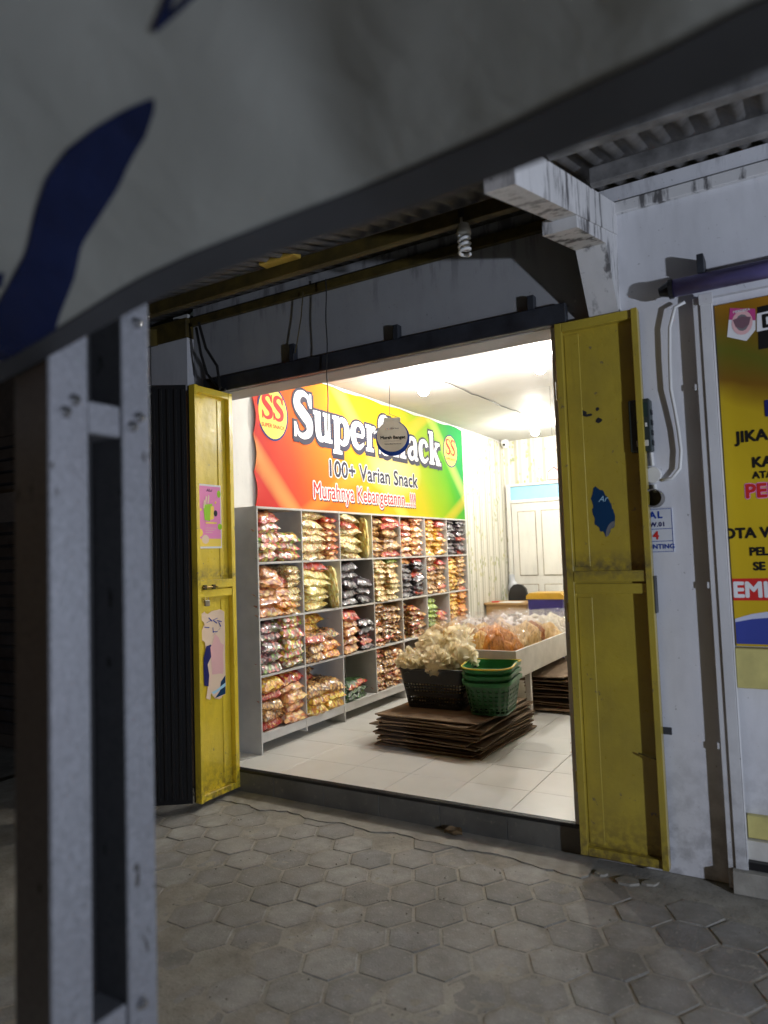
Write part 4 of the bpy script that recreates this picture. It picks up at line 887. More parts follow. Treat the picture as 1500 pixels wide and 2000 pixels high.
def bag_mesh(seed, W, H, T):
    """clear bag standing on its end: returns film mesh"""
    m = MB(); m.smooth = True; off = Vector((seed*1.7, 0, seed*2.9))
    def pt(u, v, s):
        a = 2*u-1; h = (max(0, 1-abs(a)**2.6))**0.6*(1-max(0, (v-0.55)/0.45)**1.4)*min(1, 0.35+v*4)
        n = mnoise.noise(Vector((a*2, v*3, s))+off); n2 = mnoise.noise(Vector((a*6, v*8, s))+off)
        return Vector((a*W/2*(1+0.05*n), s*(T/2*h*(1+0.2*n+0.18*n2)+0.001) + 0.04*n*max(0, v-0.6), v*H))
    m.grid(lambda u, v: pt(u, v, 1), 14, 14); m.grid(lambda u, v: pt(1-u, v, -1), 14, 14)
    me = m.mesh('film'); me.polygons.foreach_set('use_smooth', [True]*len(me.polygons)); me.materials.append(M_film); return me
def strips_mesh(seed, W, H, T, n=46):
    """a packed body of snack strips with some strips lying proud on it"""
    rnd = random.Random(seed); m = MB(); m.smooth = True; off = Vector((seed*5.1, 0, seed))
    def body(u, v, k=1.0):
        th = 2*math.pi*u; pz = H*(0.03+0.72*v); r = (max(0.0, 1-abs(2*v-0.95)**5))**0.5
        cs, sn = math.cos(th), math.sin(th); d = Vector((math.copysign(abs(cs)**0.7, cs)*W*0.50*r, math.copysign(abs(sn)**0.5, sn)*T*0.44*r, 0)); n3 = mnoise.noise(Vector((d.x*34, d.y*34, pz*20))+off); nz2 = mnoise.noise(Vector((math.cos(th)*3, math.sin(th)*3, v*3))+off)
        ridge = n3*2.2; return Vector((d.x*(1+0.10*nz2+0.05*ridge)*k, d.y*(1+0.14*nz2+0.10*ridge)*k, pz+0.02*nz2+0.13*v*mnoise.noise(Vector((math.cos(th)*2.2, math.sin(th)*1.6, 4.2))+off)))
    m.grid(lambda u, v: body(u, v), 40, 10)
    for k in range(n):
        u, v = rnd.random(), rnd.uniform(0.15, 0.92); du, dv = rnd.uniform(-0.05, 0.05), rnd.uniform(0.12, 0.3); L_, R_ = [], []; wd = rnd.uniform(0.004, 0.008)/W*0.35
        for i in range(5):
            t = i/4-0.5; vv = max(0.02, min(0.97, v+dv*t)); uu = u+du*t+0.02*math.sin(t*4+k)
            L_.append(body(uu-wd, vv, 1.03+0.03*math.cos(t*5+k))); R_.append(body(uu+wd, vv, 1.03+0.03*math.sin(t*5+k)))
        m.add(L_+R_, [(i, i+1, 5+i+1, 5+i) for i in range(4)])
    me = m.mesh('strips'); me.polygons.foreach_set('use_smooth', [True]*len(me.polygons)); return me
FILMS = [bag_mesh(k, 0.26, 0.40, 0.13) for k in range(4)]; STR = [strips_mesh(k, 0.26, 0.40, 0.13) for k in range(4)]
def counter_bag(x, y, z, rot, kind, label, group):
    t = thing('clear_snack_bag', label, 'snack bag', (x, y, z), group); t.rotation_euler = rot
    k = random.randrange(4); link_mesh('film', FILMS[k], t); o = link_mesh('strips', STR[random.randrange(4)], t, mat=M_strip[kind])
    o['kind'] = 'stuff'; s = random.uniform(0.92, 1.08); t.scale = (s, s, s); return t
names = {'yellow': 'clear bag of yellow cassava strips', 'orange': 'clear bag of orange cassava strips', 'beige': 'clear bag of beige cassava strips', 'white': 'clear bag of white crackers', 'brown': 'clear bag of brown cassava strips'}
rows = [(5.47, ['beige','yellow','yellow','orange']), (5.62, ['beige','yellow','orange','orange']), (5.79, ['beige','beige','orange','beige']), (5.98, ['white','yellow','beige','beige']), (6.20, ['white','beige','white','brown']),
        (6.45, ['white','beige','white','beige']), (6.75, ['white','white','white','beige']), (7.10, ['white','white','white','white']), (7.50, ['white','white','white','white'])]
for ri, (y, ks) in enumerate(rows):
    for ci, k in enumerate(ks):
        x = CX0+0.145+ci*0.196
        counter_bag(x+random.uniform(-0.012, 0.012), y+random.uniform(-0.02, 0.02), CZ0+0.05-0.006*ri, (R(-14+random.uniform(-7, 7)), R(random.uniform(-5, 5)), R(random.uniform(-12, 12))), k,
                    f'{names[k]} in row {["one","two","three","four","five","six","seven","eight","nine"][ri]} of the counter from the doorway', f'{names[k]}, counter row {ri+1}')

# ------------------------------------------------------------------ perforated baskets
def rrect(hx, hy, r, n=6):
    pts = []
    for (cx, cy, a0) in ((hx-r, hy-r, 0), (-hx+r, hy-r, 90), (-hx+r, -hy+r, 180), (hx-r, -hy+r, 270)):
        for k in range(n+1): a = R(a0+90*k/n); pts.append((cx+r*math.cos(a), cy+r*math.sin(a)))
    return pts
def resample(pts, n):
    P = [Vector((a, b)) for a, b in pts]; P.append(P[0]); d = [0]
    for i in range(1, len(P)): d.append(d[-1]+(P[i]-P[i-1]).length)
    out = []; j = 0
    for k in range(n):
        t = d[-1]*k/n
        while d[j+1] < t: j += 1
        q = P[j].lerp(P[j+1], (t-d[j])/max(1e-9, d[j+1]-d[j])); out.append((q.x, q.y))
    return out
def perforated(hx, hy, r, H, taper, ncol, zs, hole, bottom=True, thick=0.004):
    """tapered wall of n columns; hole(i, j) says which cells are open"""
    bot = resample(rrect(hx*taper, hy*taper, r*taper), ncol); top_ = resample(rrect(hx, hy, r), ncol); vs, fs = [], []
    for z in zs:
        t = z/H
        for (a, b), (c_, d_) in zip(bot, top_): vs.append((a+(c_-a)*t, b+(d_-b)*t, z))
    for j in range(len(zs)-1):
        for i in range(ncol):
            if not hole(i, j): fs.append((j*ncol+i, j*ncol+(i+1) % ncol, (j+1)*ncol+(i+1) % ncol, (j+1)*ncol+i))
    if bottom: fs.append(tuple(range(ncol-1, -1, -1)))
    m = MB(); m.add(vs, fs); return m
def solid(o, t, off=0): md = o.modifiers.new('s', 'SOLIDIFY'); md.thickness = t; md.offset = off
def rim(mb, pts, z, rr, seg=8): mb.tube([(a, b, z) for a, b in pts]+[(pts[0][0], pts[0][1], z)], rr, seg, False)
# black crate
kc = thing('black_crate', 'black perforated plastic crate packed with bags of cream crackers', 'crate', (-2.49, 4.985, ZT))
kc.rotation_euler = (0, 0, R(3))
CH = 0.295; zs = [0, 0.012] + [0.012+0.0125*k for k in range(1, 19)] + [0.26, CH]
mb = perforated(0.272, 0.205, 0.05, CH, 0.80, 200, zs, lambda i, j: 2 <= j <= 17 and (j % 2 == 0) and (i % 3 != 0) and (j % 8 != 0))
me = mb.mesh('basket_wall'); me.materials.append(M_black); o = link_mesh('basket_wall', me, kc); solid(o, 0.004)
mb = MB(); rim(mb, resample(rrect(0.276, 0.209, 0.052), 60), CH, 0.008); me = mb.mesh('rim'); me.materials.append(M_black); link_mesh('rim', me, kc)
# green baskets, nested
M_grn = plain('green_plastic', (0.012, 0.17, 0.035, 1), 0.32, vary=0.12); M_grnd = plain('worn_green_plastic', (0.02, 0.10, 0.03, 1), 0.45, vary=0.2, vscale=20); M_yh = plain('yellow_plastic', (0.62, 0.45, 0.02, 1), 0.4)
labs = ['green shopping basket at the bottom of the nested stack by the black crate', 'green shopping basket in the middle of the nested stack by the black crate', 'green shopping basket on top of the nested stack with yellow handles']
for k in range(3):
    g = thing('shopping_basket', labs[k], 'basket', (-2.035, 4.93, ZT+0.048*k), 'nested green baskets'); g.rotation_euler = (0, 0, R(6+k*1.5))
    GH = 0.245; zs = [0, 0.014, 0.034] + [0.040+0.016*i for i in range(11)] + [0.222, GH]
    if k == 0: hole = lambda i, j: (j == 1 and i % 4 in (1, 2, 3)) or (3 <= j <= 11 and j % 2 == 1 and i % 4 in (1, 2))
    else: hole = lambda i, j: False
    mb = perforated(0.172, 0.225, 0.085, GH, 0.78, 120, zs, hole); me = mb.mesh('basket_wall'); me.materials.append(M_grnd if k == 0 else M_grn); o = link_mesh('basket_wall', me, g); solid(o, 0.0035)
    pts = resample(rrect(0.178, 0.231, 0.09), 72)
    mb = MB(); vs = []; n = len(pts)
    for (s, z) in ((0.985, GH-0.022), (1.03, GH-0.024), (1.04, GH), (0.985, GH+0.003)): vs += [(a*s, b*s, z+0.012*math.cos(2*math.atan2(b, a))) for a, b in pts]
    mb.add(vs, [(j*n+i, j*n+(i+1) % n, (j+1)*n+(i+1) % n, (j+1)*n+i) for j in range(3) for i in range(n)]); mb.smooth = True
    me = mb.mesh('rim'); me.materials.append(M_grn if k else M_grn); o = link_mesh('rim', me, g); solid(o, 0.003)
    if k == 2:
        for sgn in (-1, 1):
            mb = MB(); arc = [(a*1.055, b*1.055, GH+0.004+0.012*math.cos(2*math.atan2(b, a))) for a, b in pts if sgn*b > 0.035 and abs(a) < 0.2]
            arc.sort(key=lambda q: math.atan2(q[1]*sgn, q[0])); mb.tube(arc, 0.0055, 6); me = mb.mesh('handle'); me.materials.append(M_yh); link_mesh('handle', me, g)

# big bags of crackers in the crate
def chips_mesh(seed, rx_, ry_, rz_, n=85):
    rnd = random.Random(seed); m = MB(); m.smooth = True
    for k in range(n):
        v = Vector((rnd.gauss(0, 1), rnd.gauss(0, 1), rnd.gauss(0, 1))).normalized(); rr = rnd.uniform(0.72, 1.0); c = Vector((v.x*rx_*rr, v.y*ry_*rr, v.z*rz_*rr))
        rot = Matrix.Rotation(rnd.uniform(0, 6.28), 4, Vector((rnd.uniform(-1, 1), rnd.uniform(-1, 1), rnd.uniform(-1, 1))).normalized()); s = rnd.uniform(0.026, 0.044); cv = rnd.uniform(8, 24)
        m.grid(lambda u, w_: c + (rot @ Vector(((u-0.5)*2*s*(1-0.3*(2*w_-1)**2), (w_-0.5)*1.5*s, cv*((u-0.5)*2*s)**2 + cv*0.4*((w_-0.5)*s)**2))), 6, 4)
    m.lathe([(0.01, -rz_*0.8), (rx_*0.6, -rz_*0.5), (rx_*0.75, 0), (rx_*0.6, rz_*0.5), (0.01, rz_*0.8)], (0, 0, 0), seg=10)
    me = m.mesh('crackers'); me.materials.append(M_chip); me.polygons.foreach_set('use_smooth', [True]*len(me.polygons)); return me
def loose_film(seed, rx_, ry_, rz_, tail):
    m = MB(); m.smooth = True; off = Vector((seed*2.3, seed, 0))
    def pt(u, v):
        th = 2*math.pi*u; ph = math.pi*v; d = Vector((math.sin(ph)*math.cos(th)*rx_, math.sin(ph)*math.sin(th)*ry_, -math.cos(ph)*rz_))*1.07
        n = mnoise.noise(d*9+off); d *= 1+0.10*n+0.05*mnoise.noise(d*30+off)
        if v > 0.80:
            t = (v-0.8)/0.2; d = Vector((d.x*(1+0.3*t)+0.03*n, d.y*(1-0.6*t), rz_*0.85+tail*t)) if t > 0 else d
            d.x += (math.cos(th))*rx_*0.55*t
        return d
    m.grid(pt, 22, 16); me = m.mesh('film'); me.materials.append(M_film2); me.polygons.foreach_set('use_smooth', [True]*len(me.polygons)); return me
cb = [(-2.655, 4.86, 0.335, 0.135, 0.10, 0.085, 35, 'lying over the near corner of the black crate'), (-2.455, 4.84, 0.345, 0.120, 0.095, 0.115, -10, 'at the front of the black crate'), (-2.31, 4.98, 0.37, 0.115, 0.10, 0.125, 10, 'beside the green baskets in the black crate'),
      (-2.58, 5.02, 0.44, 0.115, 0.10, 0.115, -25, 'on top of the heap in the black crate'), (-2.40, 5.13, 0.47, 0.115, 0.10, 0.12, 15, 'topmost at the back of the black crate'), (-2.66, 5.10, 0.30, 0.1, 0.1, 0.11, 0, 'low at the back of the black crate')]
for k, (x, y, z, a, b, c_, ang, lab) in enumerate(cb):
    t = thing('cracker_bag', f'large clear bag of curled cream crackers {lab}', 'snack bag', (x, y, ZT+z), 'bags of crackers in the crate'); t.rotation_euler = (R(random.uniform(-15, 15)), R(random.uniform(-15, 15)), R(ang))
    o = link_mesh('crackers', chips_mesh(k, a, b, c_), t); o['kind'] = 'stuff'; link_mesh('film', loose_film(k, a, b, c_, 0.05), t)
for k in range(3):
    t = thing('cracker_bag', 'clear bag of crackers buried at the bottom of the black crate', 'snack bag', (-2.62+0.13*k, 5.0, ZT+0.15), 'buried bags in the crate'); link_mesh('film', loose_film(k+9, 0.11, 0.10, 0.12, 0.03), t)
    o = link_mesh('crackers', chips_mesh(k+9, 0.11, 0.13, 0.13), t); o['kind'] = 'stuff'

# ------------------------------------------------------------------ right hand shelf seen from its end
r2 = thing('side_shelf', 'grey end panel of a second shelf just inside the opened door leaf', 'shelf', (-0.95, 5.2, ZF))
MB().box((-1.158, 3.885, ZF), (-0.745, 3.903, 1.945), 0.001).build('end_panel', M_shelf, r2)
for y in (5.0, 6.1): MB().box((-1.156, y, ZF), (-0.745, y+0.015, 1.945), 0.001).build('upright', M_shelf, r2)
for z in (0.29, 0.70, 1.12, 1.53, 1.935): MB().box((-1.156, 3.904, z-0.008), (-0.745, 6.0995, z+0.008), 0.001).build('board', M_shelf, r2)
k0 = 0
for z in (0.31, 0.36, 0.41, 0.46):
    for y in (4.15, 4.45):
        o = link_mesh('snack_packet', PIL['big'][k0 % 6], None, (-1.045, y, z+0.02), (0, R(3), R(180+random.uniform(-6, 6))), SN['salmon']); k0 += 1
        tag(o, 'bag of salmon pink snacks poking out behind the end panel by the door leaf', 'snack packet', 'bags on the side shelf')

# ------------------------------------------------------------------ back of the shop
bd = thing('panel_door', 'grubby white panelled door in the back wall under a blue transom', 'door', (-3.2, 9.98, ZF))
M_wdoor = wall_paint('grubby_door_paint', (0.70, 0.68, 0.62, 1), 0.0, 9, False)
MB().box((-3.69, 9.955, ZF), (-2.86, 9.99, 2.27), 0.002).build('slab', M_wdoor, bd)
for (xa, xb) in ((-3.60, -3.32), (-3.24, -2.95)):
    for (za, zb) in ((1.20, 2.15), (0.82, 1.08), (0.28, 0.70)):
        f = MB(); f.box((xa, 9.945, za), (xb, 9.9545, zb), 0.004); mo = f.build('moulding', plain('door_groove', (0.36, 0.31, 0.24, 1), 0.6, vary=0.2, vscale=15) if xa < -3.59 and za == 1.20 else bpy.data.materials['door_groove'], bd)
        f = MB(); f.box((xa+0.012, 9.940, za+0.012), (xb-0.012, 9.9445, zb-0.012), 0.004); f.build('panel', M_wdoor, mo)
MB().box((-3.76, 9.94, ZF), (-3.70, 9.985, 2.56), 0.003).build('frame_post', M_wdoor, bd); MB().box((-2.85, 9.94, ZF), (-2.79, 9.985, 2.56), 0.003).build('frame_post', M_wdoor, bd)
MB().box((-3.699, 9.94, 2.275), (-2.851, 9.985, 2.32), 0.003).build('frame_rail', M_wdoor, bd); MB().box((-3.699, 9.94, 2.525), (-2.851, 9.985, 2.56), 0.003).build('frame_rail', M_wdoor, bd)
MB().box((-3.698, 9.97, 2.321), (-2.852, 9.984, 2.524)).build('transom_panel', plain('transom_blue', (0.28, 0.56, 0.74, 1), 0.4, vary=0.05), bd)
dk = thing('desk', 'brown wooden desk standing before the back wall', 'desk', (-3.45, 9.2, ZF))
MB().box((-3.79, 8.98, 0.845), (-3.17, 9.50, 0.872), 0.003).build('desk_top', M_wood, dk); MB().box((-3.77, 9.01, 0.69), (-3.19, 9.03, 0.8445), 0.002).build('apron', M_wood, dk)
MB().box((-3.77, 9.035, ZF), (-3.745, 9.48, 0.8445)).build('side_panel', M_wood, dk); MB().box((-3.215, 9.035, ZF), (-3.19, 9.48, 0.8445)).build('side_panel', M_wood, dk)
MB().box((-3.74, 9.04, 0.30), (-3.22, 9.055, 0.6895)).build('modesty_panel', plain('dark_wood', (0.06, 0.035, 0.02, 1), 0.5), dk)
ppr = MB().prism([(-3.60, 9.03), (-3.30, 9.02), (-3.29, 9.22), (-3.58, 9.24)], lambda a, b, d: Vector((a, b, d)), 0.874, 0.879).build('paper_sheet', P_white, None, (-3.45, 9.1, 0.874)); tag(ppr, 'loose white papers lying on the desk', 'paper')
pen = MB(); pen.tube([(-3.70, 9.05, 0.884), (-3.60, 9.08, 0.884)], 0.009, 6); tag(pen.build('red_pen', P_red, None, (-3.65, 9.06, 0.884)), 'red marker pen on the desk beside the papers', 'pen')
chb = thing('office_chair', 'black rounded office chair behind the desk', 'chair', (-3.50, 9.66, ZF))
prof = [(-0.15, 0.78), (-0.14, 0.93), (-0.115, 1.03), (-0.06, 1.085), (0.0, 1.095), (0.06, 1.085), (0.115, 1.03), (0.14, 0.93), (0.15, 0.78), (0.10, 0.72), (-0.10, 0.72)]
MB().prism(prof, lambda a, b, d: Vector((-3.53+a, d, b)), 9.62, 9.68).build('backrest', M_black, chb); MB().box((-3.74, 9.52, 0.56), (-3.32, 9.88, 0.63), 0.02).build('seat', M_black, chb)
m = MB(); m.tube([(-3.53, 9.7, ZF+0.05), (-3.53, 9.7, 0.56)], 0.025, 8); m.tube([(-3.53, 9.66, 0.60), (-3.53, 9.69, 0.78)], 0.02, 8); m.build('stem', M_black, chb)
for k in range(5): a = R(72*k); MB().tube([(-3.53, 9.7, ZF+0.07), (-3.53+0.22*math.cos(a), 9.7+0.22*math.sin(a), ZF+0.03)], 0.018, 6).build('leg', M_black, chb)
cbx = thing('plastic_bin', 'dark blue plastic bin with a yellow lid beside the desk', 'bin', (-2.9, 8.9, ZF))
Mb = plain('navy_bin_plastic', (0.03, 0.022, 0.14, 1), 0.4); mb = MB(); b0, b1 = (-3.11, 8.75), (-2.63, 9.1)
mb.prism([(-3.05, ZF), (-2.66, ZF), (-2.63, 0.94), (-3.09, 0.94)], lambda a, b, d: Vector((a, d, b)), 8.78, 9.12); mb.build('body', Mb, cbx)
mb = MB(); mb.prism([(-3.105, 0.941), (-2.615, 0.941), (-2.615, 0.985), (-2.66, 1.02), (-3.06, 1.02), (-3.105, 0.985)], lambda a, b, d: Vector((a, d, b)), 8.76, 9.14); mb.build('lid', plain('mustard_lid', (0.52, 0.30, 0.03, 1), 0.4), cbx)
pb = thing('plastic_bag', 'pale plastic bag hanging on the panelled door', 'bag', (-3.71, 9.92, 1.0))
me = loose_film(31, 0.07, 0.05, 0.10, 0.10); o = link_mesh('bag', me, pb, (0, 0, 0.04), mat=plain('grey_bag_plastic', (0.52, 0.54, 0.58, 1), 0.3))
m = MB(); m.tube([(-3.71, 9.92, 1.15), (-3.715, 9.935, 1.35)], 0.004, 5); m.build('string', M_white, pb)
cc = thing('dome_camera', 'small white dome camera in the ceiling corner', 'camera', (-3.70, 9.88, 3.15))
m = MB(); m.smooth = True; m.lathe([(0.055, 3.2215), (0.055, 3.19), (0.06, 3.18), (0.052, 3.14), (0.03, 3.11), (0.004, 3.10)], (-3.71, 9.86, 0), seg=18); m.build('housing', M_white, cc)
m = MB(); m.smooth = True; m.lathe([(0.022, -0.002), (0.018, 0.012), (0.004, 0.018)], (-3.70, 9.80, 3.145), 'y', 12); m.build('lens', M_black, cc)
tg = thing('house_tag', 'small white house shaped tag hanging near the back wall', 'tag', (-2.15, 6.9, 2.3))
c = ony(1082, 926, 6.9); th = [(-0.07, -0.055), (0.07, -0.055), (0.07, 0.02), (0.0, 0.075), (-0.07, 0.02)]
MB().prism(th, lambda a, b, d: Vector((c.x+a, c.y+d, c.z+b)), 0.0, 0.006).build('outline', P_red, tg); MB().prism([(a*0.9, b*0.88-0.001) for a, b in th], lambda a, b, d: Vector((c.x+a, c.y+d, c.z+b)), -0.003, -0.0005).build('face', P_white, tg)
m = MB(); m.tube([(c.x, c.y, c.z+0.075), (c.x, c.y, 3.22)], 0.0015, 5); m.build('string', M_wire, tg)

# ------------------------------------------------------------------ things on the right hand wall
WY = FY
mt = thing('electricity_meter', 'dark grey electricity meter on the white wall beside the door leaf', 'meter', (-0.62, WY, 2.15))
MB().box((-0.70, WY-0.075, 2.03), (-0.598, WY-0.002, 2.29), 0.006).build('case', plain('meter_case', (0.03, 0.045, 0.045, 1), 0.4), mt)
MB().box((-0.675, WY-0.079, 2.20), (-0.61, WY-0.0755, 2.27), 0.001).build('window', plain('meter_window', (0.02, 0.05, 0.045, 1), 0.15), mt)
for k in range(3): MB().box((-0.66+0.018*k, WY-0.079, 2.15), (-0.65+0.018*k, WY-0.0755, 2.17), 0.001).build('button', M_white if k else P_green, mt)
MB().box((-0.668, WY-0.080, 2.055), (-0.612, WY-0.0755, 2.085), 0.002).build('breaker', M_offwhite, mt)
for k in range(4): MB().box((-0.597, WY-0.06, 2.06+0.05*k), (-0.592, WY-0.03, 2.085+0.05*k), 0.001).build('case_clip', M_rail, mt)
jb = thing('junction_box', 'round white junction box on the white wall below the meter', 'junction box', (-0.605, WY, 1.93))
m = MB(); m.smooth = False; m.lathe([(0.040, 0.002), (0.042, 0.030), (0.038, 0.036)], (-0.610, WY, 1.915), 'y', 20); m.build('cover', M_white, jb)
m = MB(); m.tube([(-0.61, WY-0.015, 1.962), (-0.612, WY-0.02, 2.028)], 0.009, 8); m.tube([(-0.607, WY-0.015, 1.868), (-0.603, WY-0.02, 1.83)], 0.010, 8); m.tube([(-0.645, WY-0.015, 1.965), (-0.648, WY-0.02, 2.028)], 0.006, 8); m.build('conduit_stub', M_white, jb)
ps = thing('pipe_end', 'open end of a grey pipe sticking out of the white wall', 'pipe', (-0.60, WY, 1.81))
m = MB(); prof = []
for k in range(18): a = R(20*k); prof.append((0.045*math.cos(a), 0.045*math.sin(a)))
m.smooth = True
for r_, d0, d1 in ((0.044, 0.0, 0.09),):
    n = 20; vs = []
    for (rr, dd) in ((r_, 0.002), (r_, d1), (r_-0.004, d1), (r_-0.004, 0.004)): vs += [(-0.607+rr*math.cos(2*math.pi*k/n), WY-dd, 1.80+rr*math.sin(2*math.pi*k/n)) for k in range(n)]
    m.add(vs, [(j*n+k, j*n+(k+1) % n, (j+1)*n+(k+1) % n, (j+1)*n+k) for j in range(3) for k in range(n)] + [tuple(range(3*n, 4*n))])
m.build('pipe', plain('old_pipe', (0.20, 0.19, 0.18, 1), 0.5), ps)
# conduit running up the wall
cpx = [(1338, 590), (1318, 600), (1308, 640), (1308, 700), (1310, 760), (1318, 800), (1325, 840), (1330, 880), (1328, 915), (1312, 935), (1290, 938)]
m = MB(); m.smooth = True; m.tube([ony(a, b, WY-0.055+0.025*min(1, k/6)) for k, (a, b) in enumerate(cpx)], 0.0085, 8)
tag(m.build('conduit', M_white, None, ony(1310, 760, WY)), 'bent white cable conduit running up the white wall', 'conduit')
# address sign
sg = thing('address_sign', 'white address plate with blue and red characters beside the door leaf', 'sign', (-0.65, WY, 1.54))
sx0, sx1, szb, szt = -0.79, -0.532, 1.533, 1.752
MB().box((sx0, WY-0.010, szb), (sx1, WY-0.003, szt), 0.0015).build('plate', plain('enamel_plate', (0.62, 0.65, 0.70, 1), 0.35, vary=0.05), sg)
fw_ = lambda a, b, d: Vector((a, WY-0.010-d, b))
def lines(a0, a1, b0, b1, nm='line'): poly(sq(a0, a1, b0, b1), fw_, 0.0008, nm, P_blue, sg)
for b in (1.648, 1.588): lines(sx0+0.006, sx1-0.006, b, b+0.003)
lines(sx0+0.004, sx1-0.004, szb+0.004, szb+0.0065); lines(sx0+0.004, sx1-0.004, szt-0.0065, szt-0.004); lines(sx1-0.0065, sx1-0.004, szb+0.008, szt-0.008)
for body, size, a, b, m_, off, sp in (('AL', 0.047, -0.640, 1.703, P_blue, 0.0018, 1.25), ('W.01', 0.030, -0.640, 1.662, P_navy, 0.0012, 1.1), ('4', 0.055, -0.628, 1.600, P_red, 0.002, 1.0), ('NTING', 0.031, -0.632, 1.553, P_blue, 0.0012, 1.05)):
    letters(text_mb(body, size, lambda u, v, d: fw_(a+u, b+v, d), 0.0012, off, space=sp), 'letter', m_, sg, AX)
# white post and purple awning tube
wp = thing('white_post', 'chipped white steel angle post between the wall and the yellow poster', 'post', (-0.33, WY-0.05, 0))
M_post = wall_paint('chipped_post_paint', (0.66, 0.66, 0.66, 1), 0.0, 9, True)
MB().box((-0.348, WY-0.065, 0.005), (-0.302, WY-0.059, 2.742), 0.002).build('flange', M_post, wp); MB().box((-0.302, WY-0.065, 0.005), (-0.296, WY-0.012, 2.742), 0.002).build('flange', M_post, wp)
MB().box((-0.380, WY-0.055, 0.005), (-0.349, WY-0.030, 2.742), 0.002).build('guide_channel', M_post, wp)
MB().box((-0.352, WY-0.075, 2.70), (-0.290, WY-0.066, 2.75), 0.002).build('cap', M_post, wp)
for z in (2.30, 1.36, 0.62): m = MB(); m.box((-0.3955, WY-0.05, z), (-0.381, WY-0.03, z+0.03), 0.002); m.build('lug', M_post, wp)
pt_ = thing('awning_tube', 'purple awning tube with black end cap above the yellow poster', 'awning', (0.1, WY-0.08, 2.8))
m = MB(); m.smooth = True; m.tube([(-0.455, WY-0.10, 2.795), (1.2, WY-0.10, 2.795)], 0.042, 14); m.build('tube', plain('purple_paint', (0.20, 0.18, 0.46, 1), 0.5), pt_)
m = MB(); m.tube([(-0.475, WY-0.10, 2.795), (-0.456, WY-0.10, 2.795)], 0.047, 14); m.tube([(-0.52, WY-0.10, 2.79), (-0.476, WY-0.10, 2.795)], [0.02, 0.038], 10); m.build('end_cap', M_black, pt_)
MB().box((-0.345, WY-0.115, 2.84), (-0.315, WY-0.002, 2.93), 0.002).build('bracket', M_rail, pt_)
# neighbour's front on the right
ns = thing('neighbour_building', 'pale neighbouring shop front with yellow ledges behind the poster', 'building', (0.6, WY, 0))
MB().box((-0.384, WY+0.03, 0.22), (1.6, WY+0.2, 2.7515)).build('wall', M_wall, ns); M_pale = plain('pale_yellow_paint', (0.62, 0.55, 0.20, 1), 0.5)
MB().box((-0.295, WY-0.045, 0.905), (1.6, WY+0.029, 1.085), 0.004).build('ledge', M_pale, ns); MB().box((-0.295, WY-0.012, 0.225), (1.6, WY+0.029, 0.325), 0.004).build('skirting', M_pale, ns)
MB().box((-0.36, WY-0.10, 0.0), (1.6, WY+0.2, 0.10), 0.003).build('step', M_cement, ns); MB().box((-0.30, WY-0.06, 0.1005), (1.6, WY+0.19, 0.135), 0.003).build('step_edge', M_black, ns)
MB().box((-0.30, WY-0.03, 0.1355), (1.6, WY+0.19, 0.2195), 0.002).build('tile_course', M_offwhite, ns)
def poster_mat():
    t = NT('yellow_poster_print'); p = t.coords(geo=True); x = t.xyz(p)
    d = t.math('ADD', x[2], t.math('MULTIPLY', x[0], 0.5)); f = t.math('ADD', t.mr(d, 1.0, 2.75), t.math('MULTIPLY', t.math('SUBTRACT', t.noise(p, 3, 2), 0.5), 0.12))
    k = t.ramp(f, [(0.0, rgb(196,164,20)), (0.40, rgb(206,176,24)), (0.62, rgb(190,160,22)), (0.70, rgb(120,84,10)), (0.78, rgb(96,96,20)), (0.86, rgb(128,92,12)), (1.0, rgb(186,126,18))])
    t.base(k).pr(0.45); return t.mat
po = thing('yellow_poster', 'tall yellow poster with bold black and red lettering beside the post', 'poster', (0.2, WY, 1.1))
fy = lambda a, b, d: Vector((a, WY+0.004-d, b))
MB().box((-0.292, WY+0.004, 1.09), (0.75, WY+0.0295, 2.705)).build('printed_sheet', poster_mat(), po)
for body, size, a, b, m_, off in (('JIKA', 0.072, -0.236, 2.038, P_black, 0.003), ('KAR', 0.066, -0.178, 1.915, P_black, 0.003), ('ATA', 0.044, -0.178, 1.863, P_black, 0.002), ('OTA WA', 0.066, -0.318, 1.590, P_black, 0.003), ('PEL', 0.052, -0.212, 1.508, P_black, 0.0025), ('SE', 0.052, -0.200, 1.440, P_black, 0.0025)):
    letters(text_mb(body, size, lambda u, v, d: fy(a+u, b+v, d), 0.002, off), 'letter', m_, po, AX)
border_mb('PEN', 0.090, lambda u, v, d: fy(-0.214+u, 1.775+v, d), 0.0010, 0.007).build('lettering_border', P_pink, po); letters(text_mb('PEN', 0.090, lambda u, v, d: fy(-0.214+u, 1.775+v, d), 0.0024, 0.003), 'letter', P_red, po, AX)
poly(sq(-0.2915, 0.4, 1.300, 1.402), fy, 0.0012, 'red_band', P_red, po); letters(text_mb('EMIL', 0.098, lambda u, v, d: fy(-0.292+u, 1.317+v, d), 0.002, 0.004), 'letter', P_white, po, AX)
poly([(-0.29,1.10),(0.6,1.10),(0.6,1.24),(-0.05,1.238),(-0.15,1.232),(-0.22,1.222),(-0.29,1.20)], fy, 0.0010, 'blue_drape', flat('drape_blue', rgb(60,72,150)), po)
poly([(-0.29,1.20),(-0.22,1.215),(-0.15,1.222),(0.6,1.232),(0.6,1.25),(-0.05,1.255),(-0.15,1.25),(-0.22,1.238),(-0.29,1.215)], fy, 0.0016, 'white_drape', flat('drape_white', rgb(196,200,220)), po)
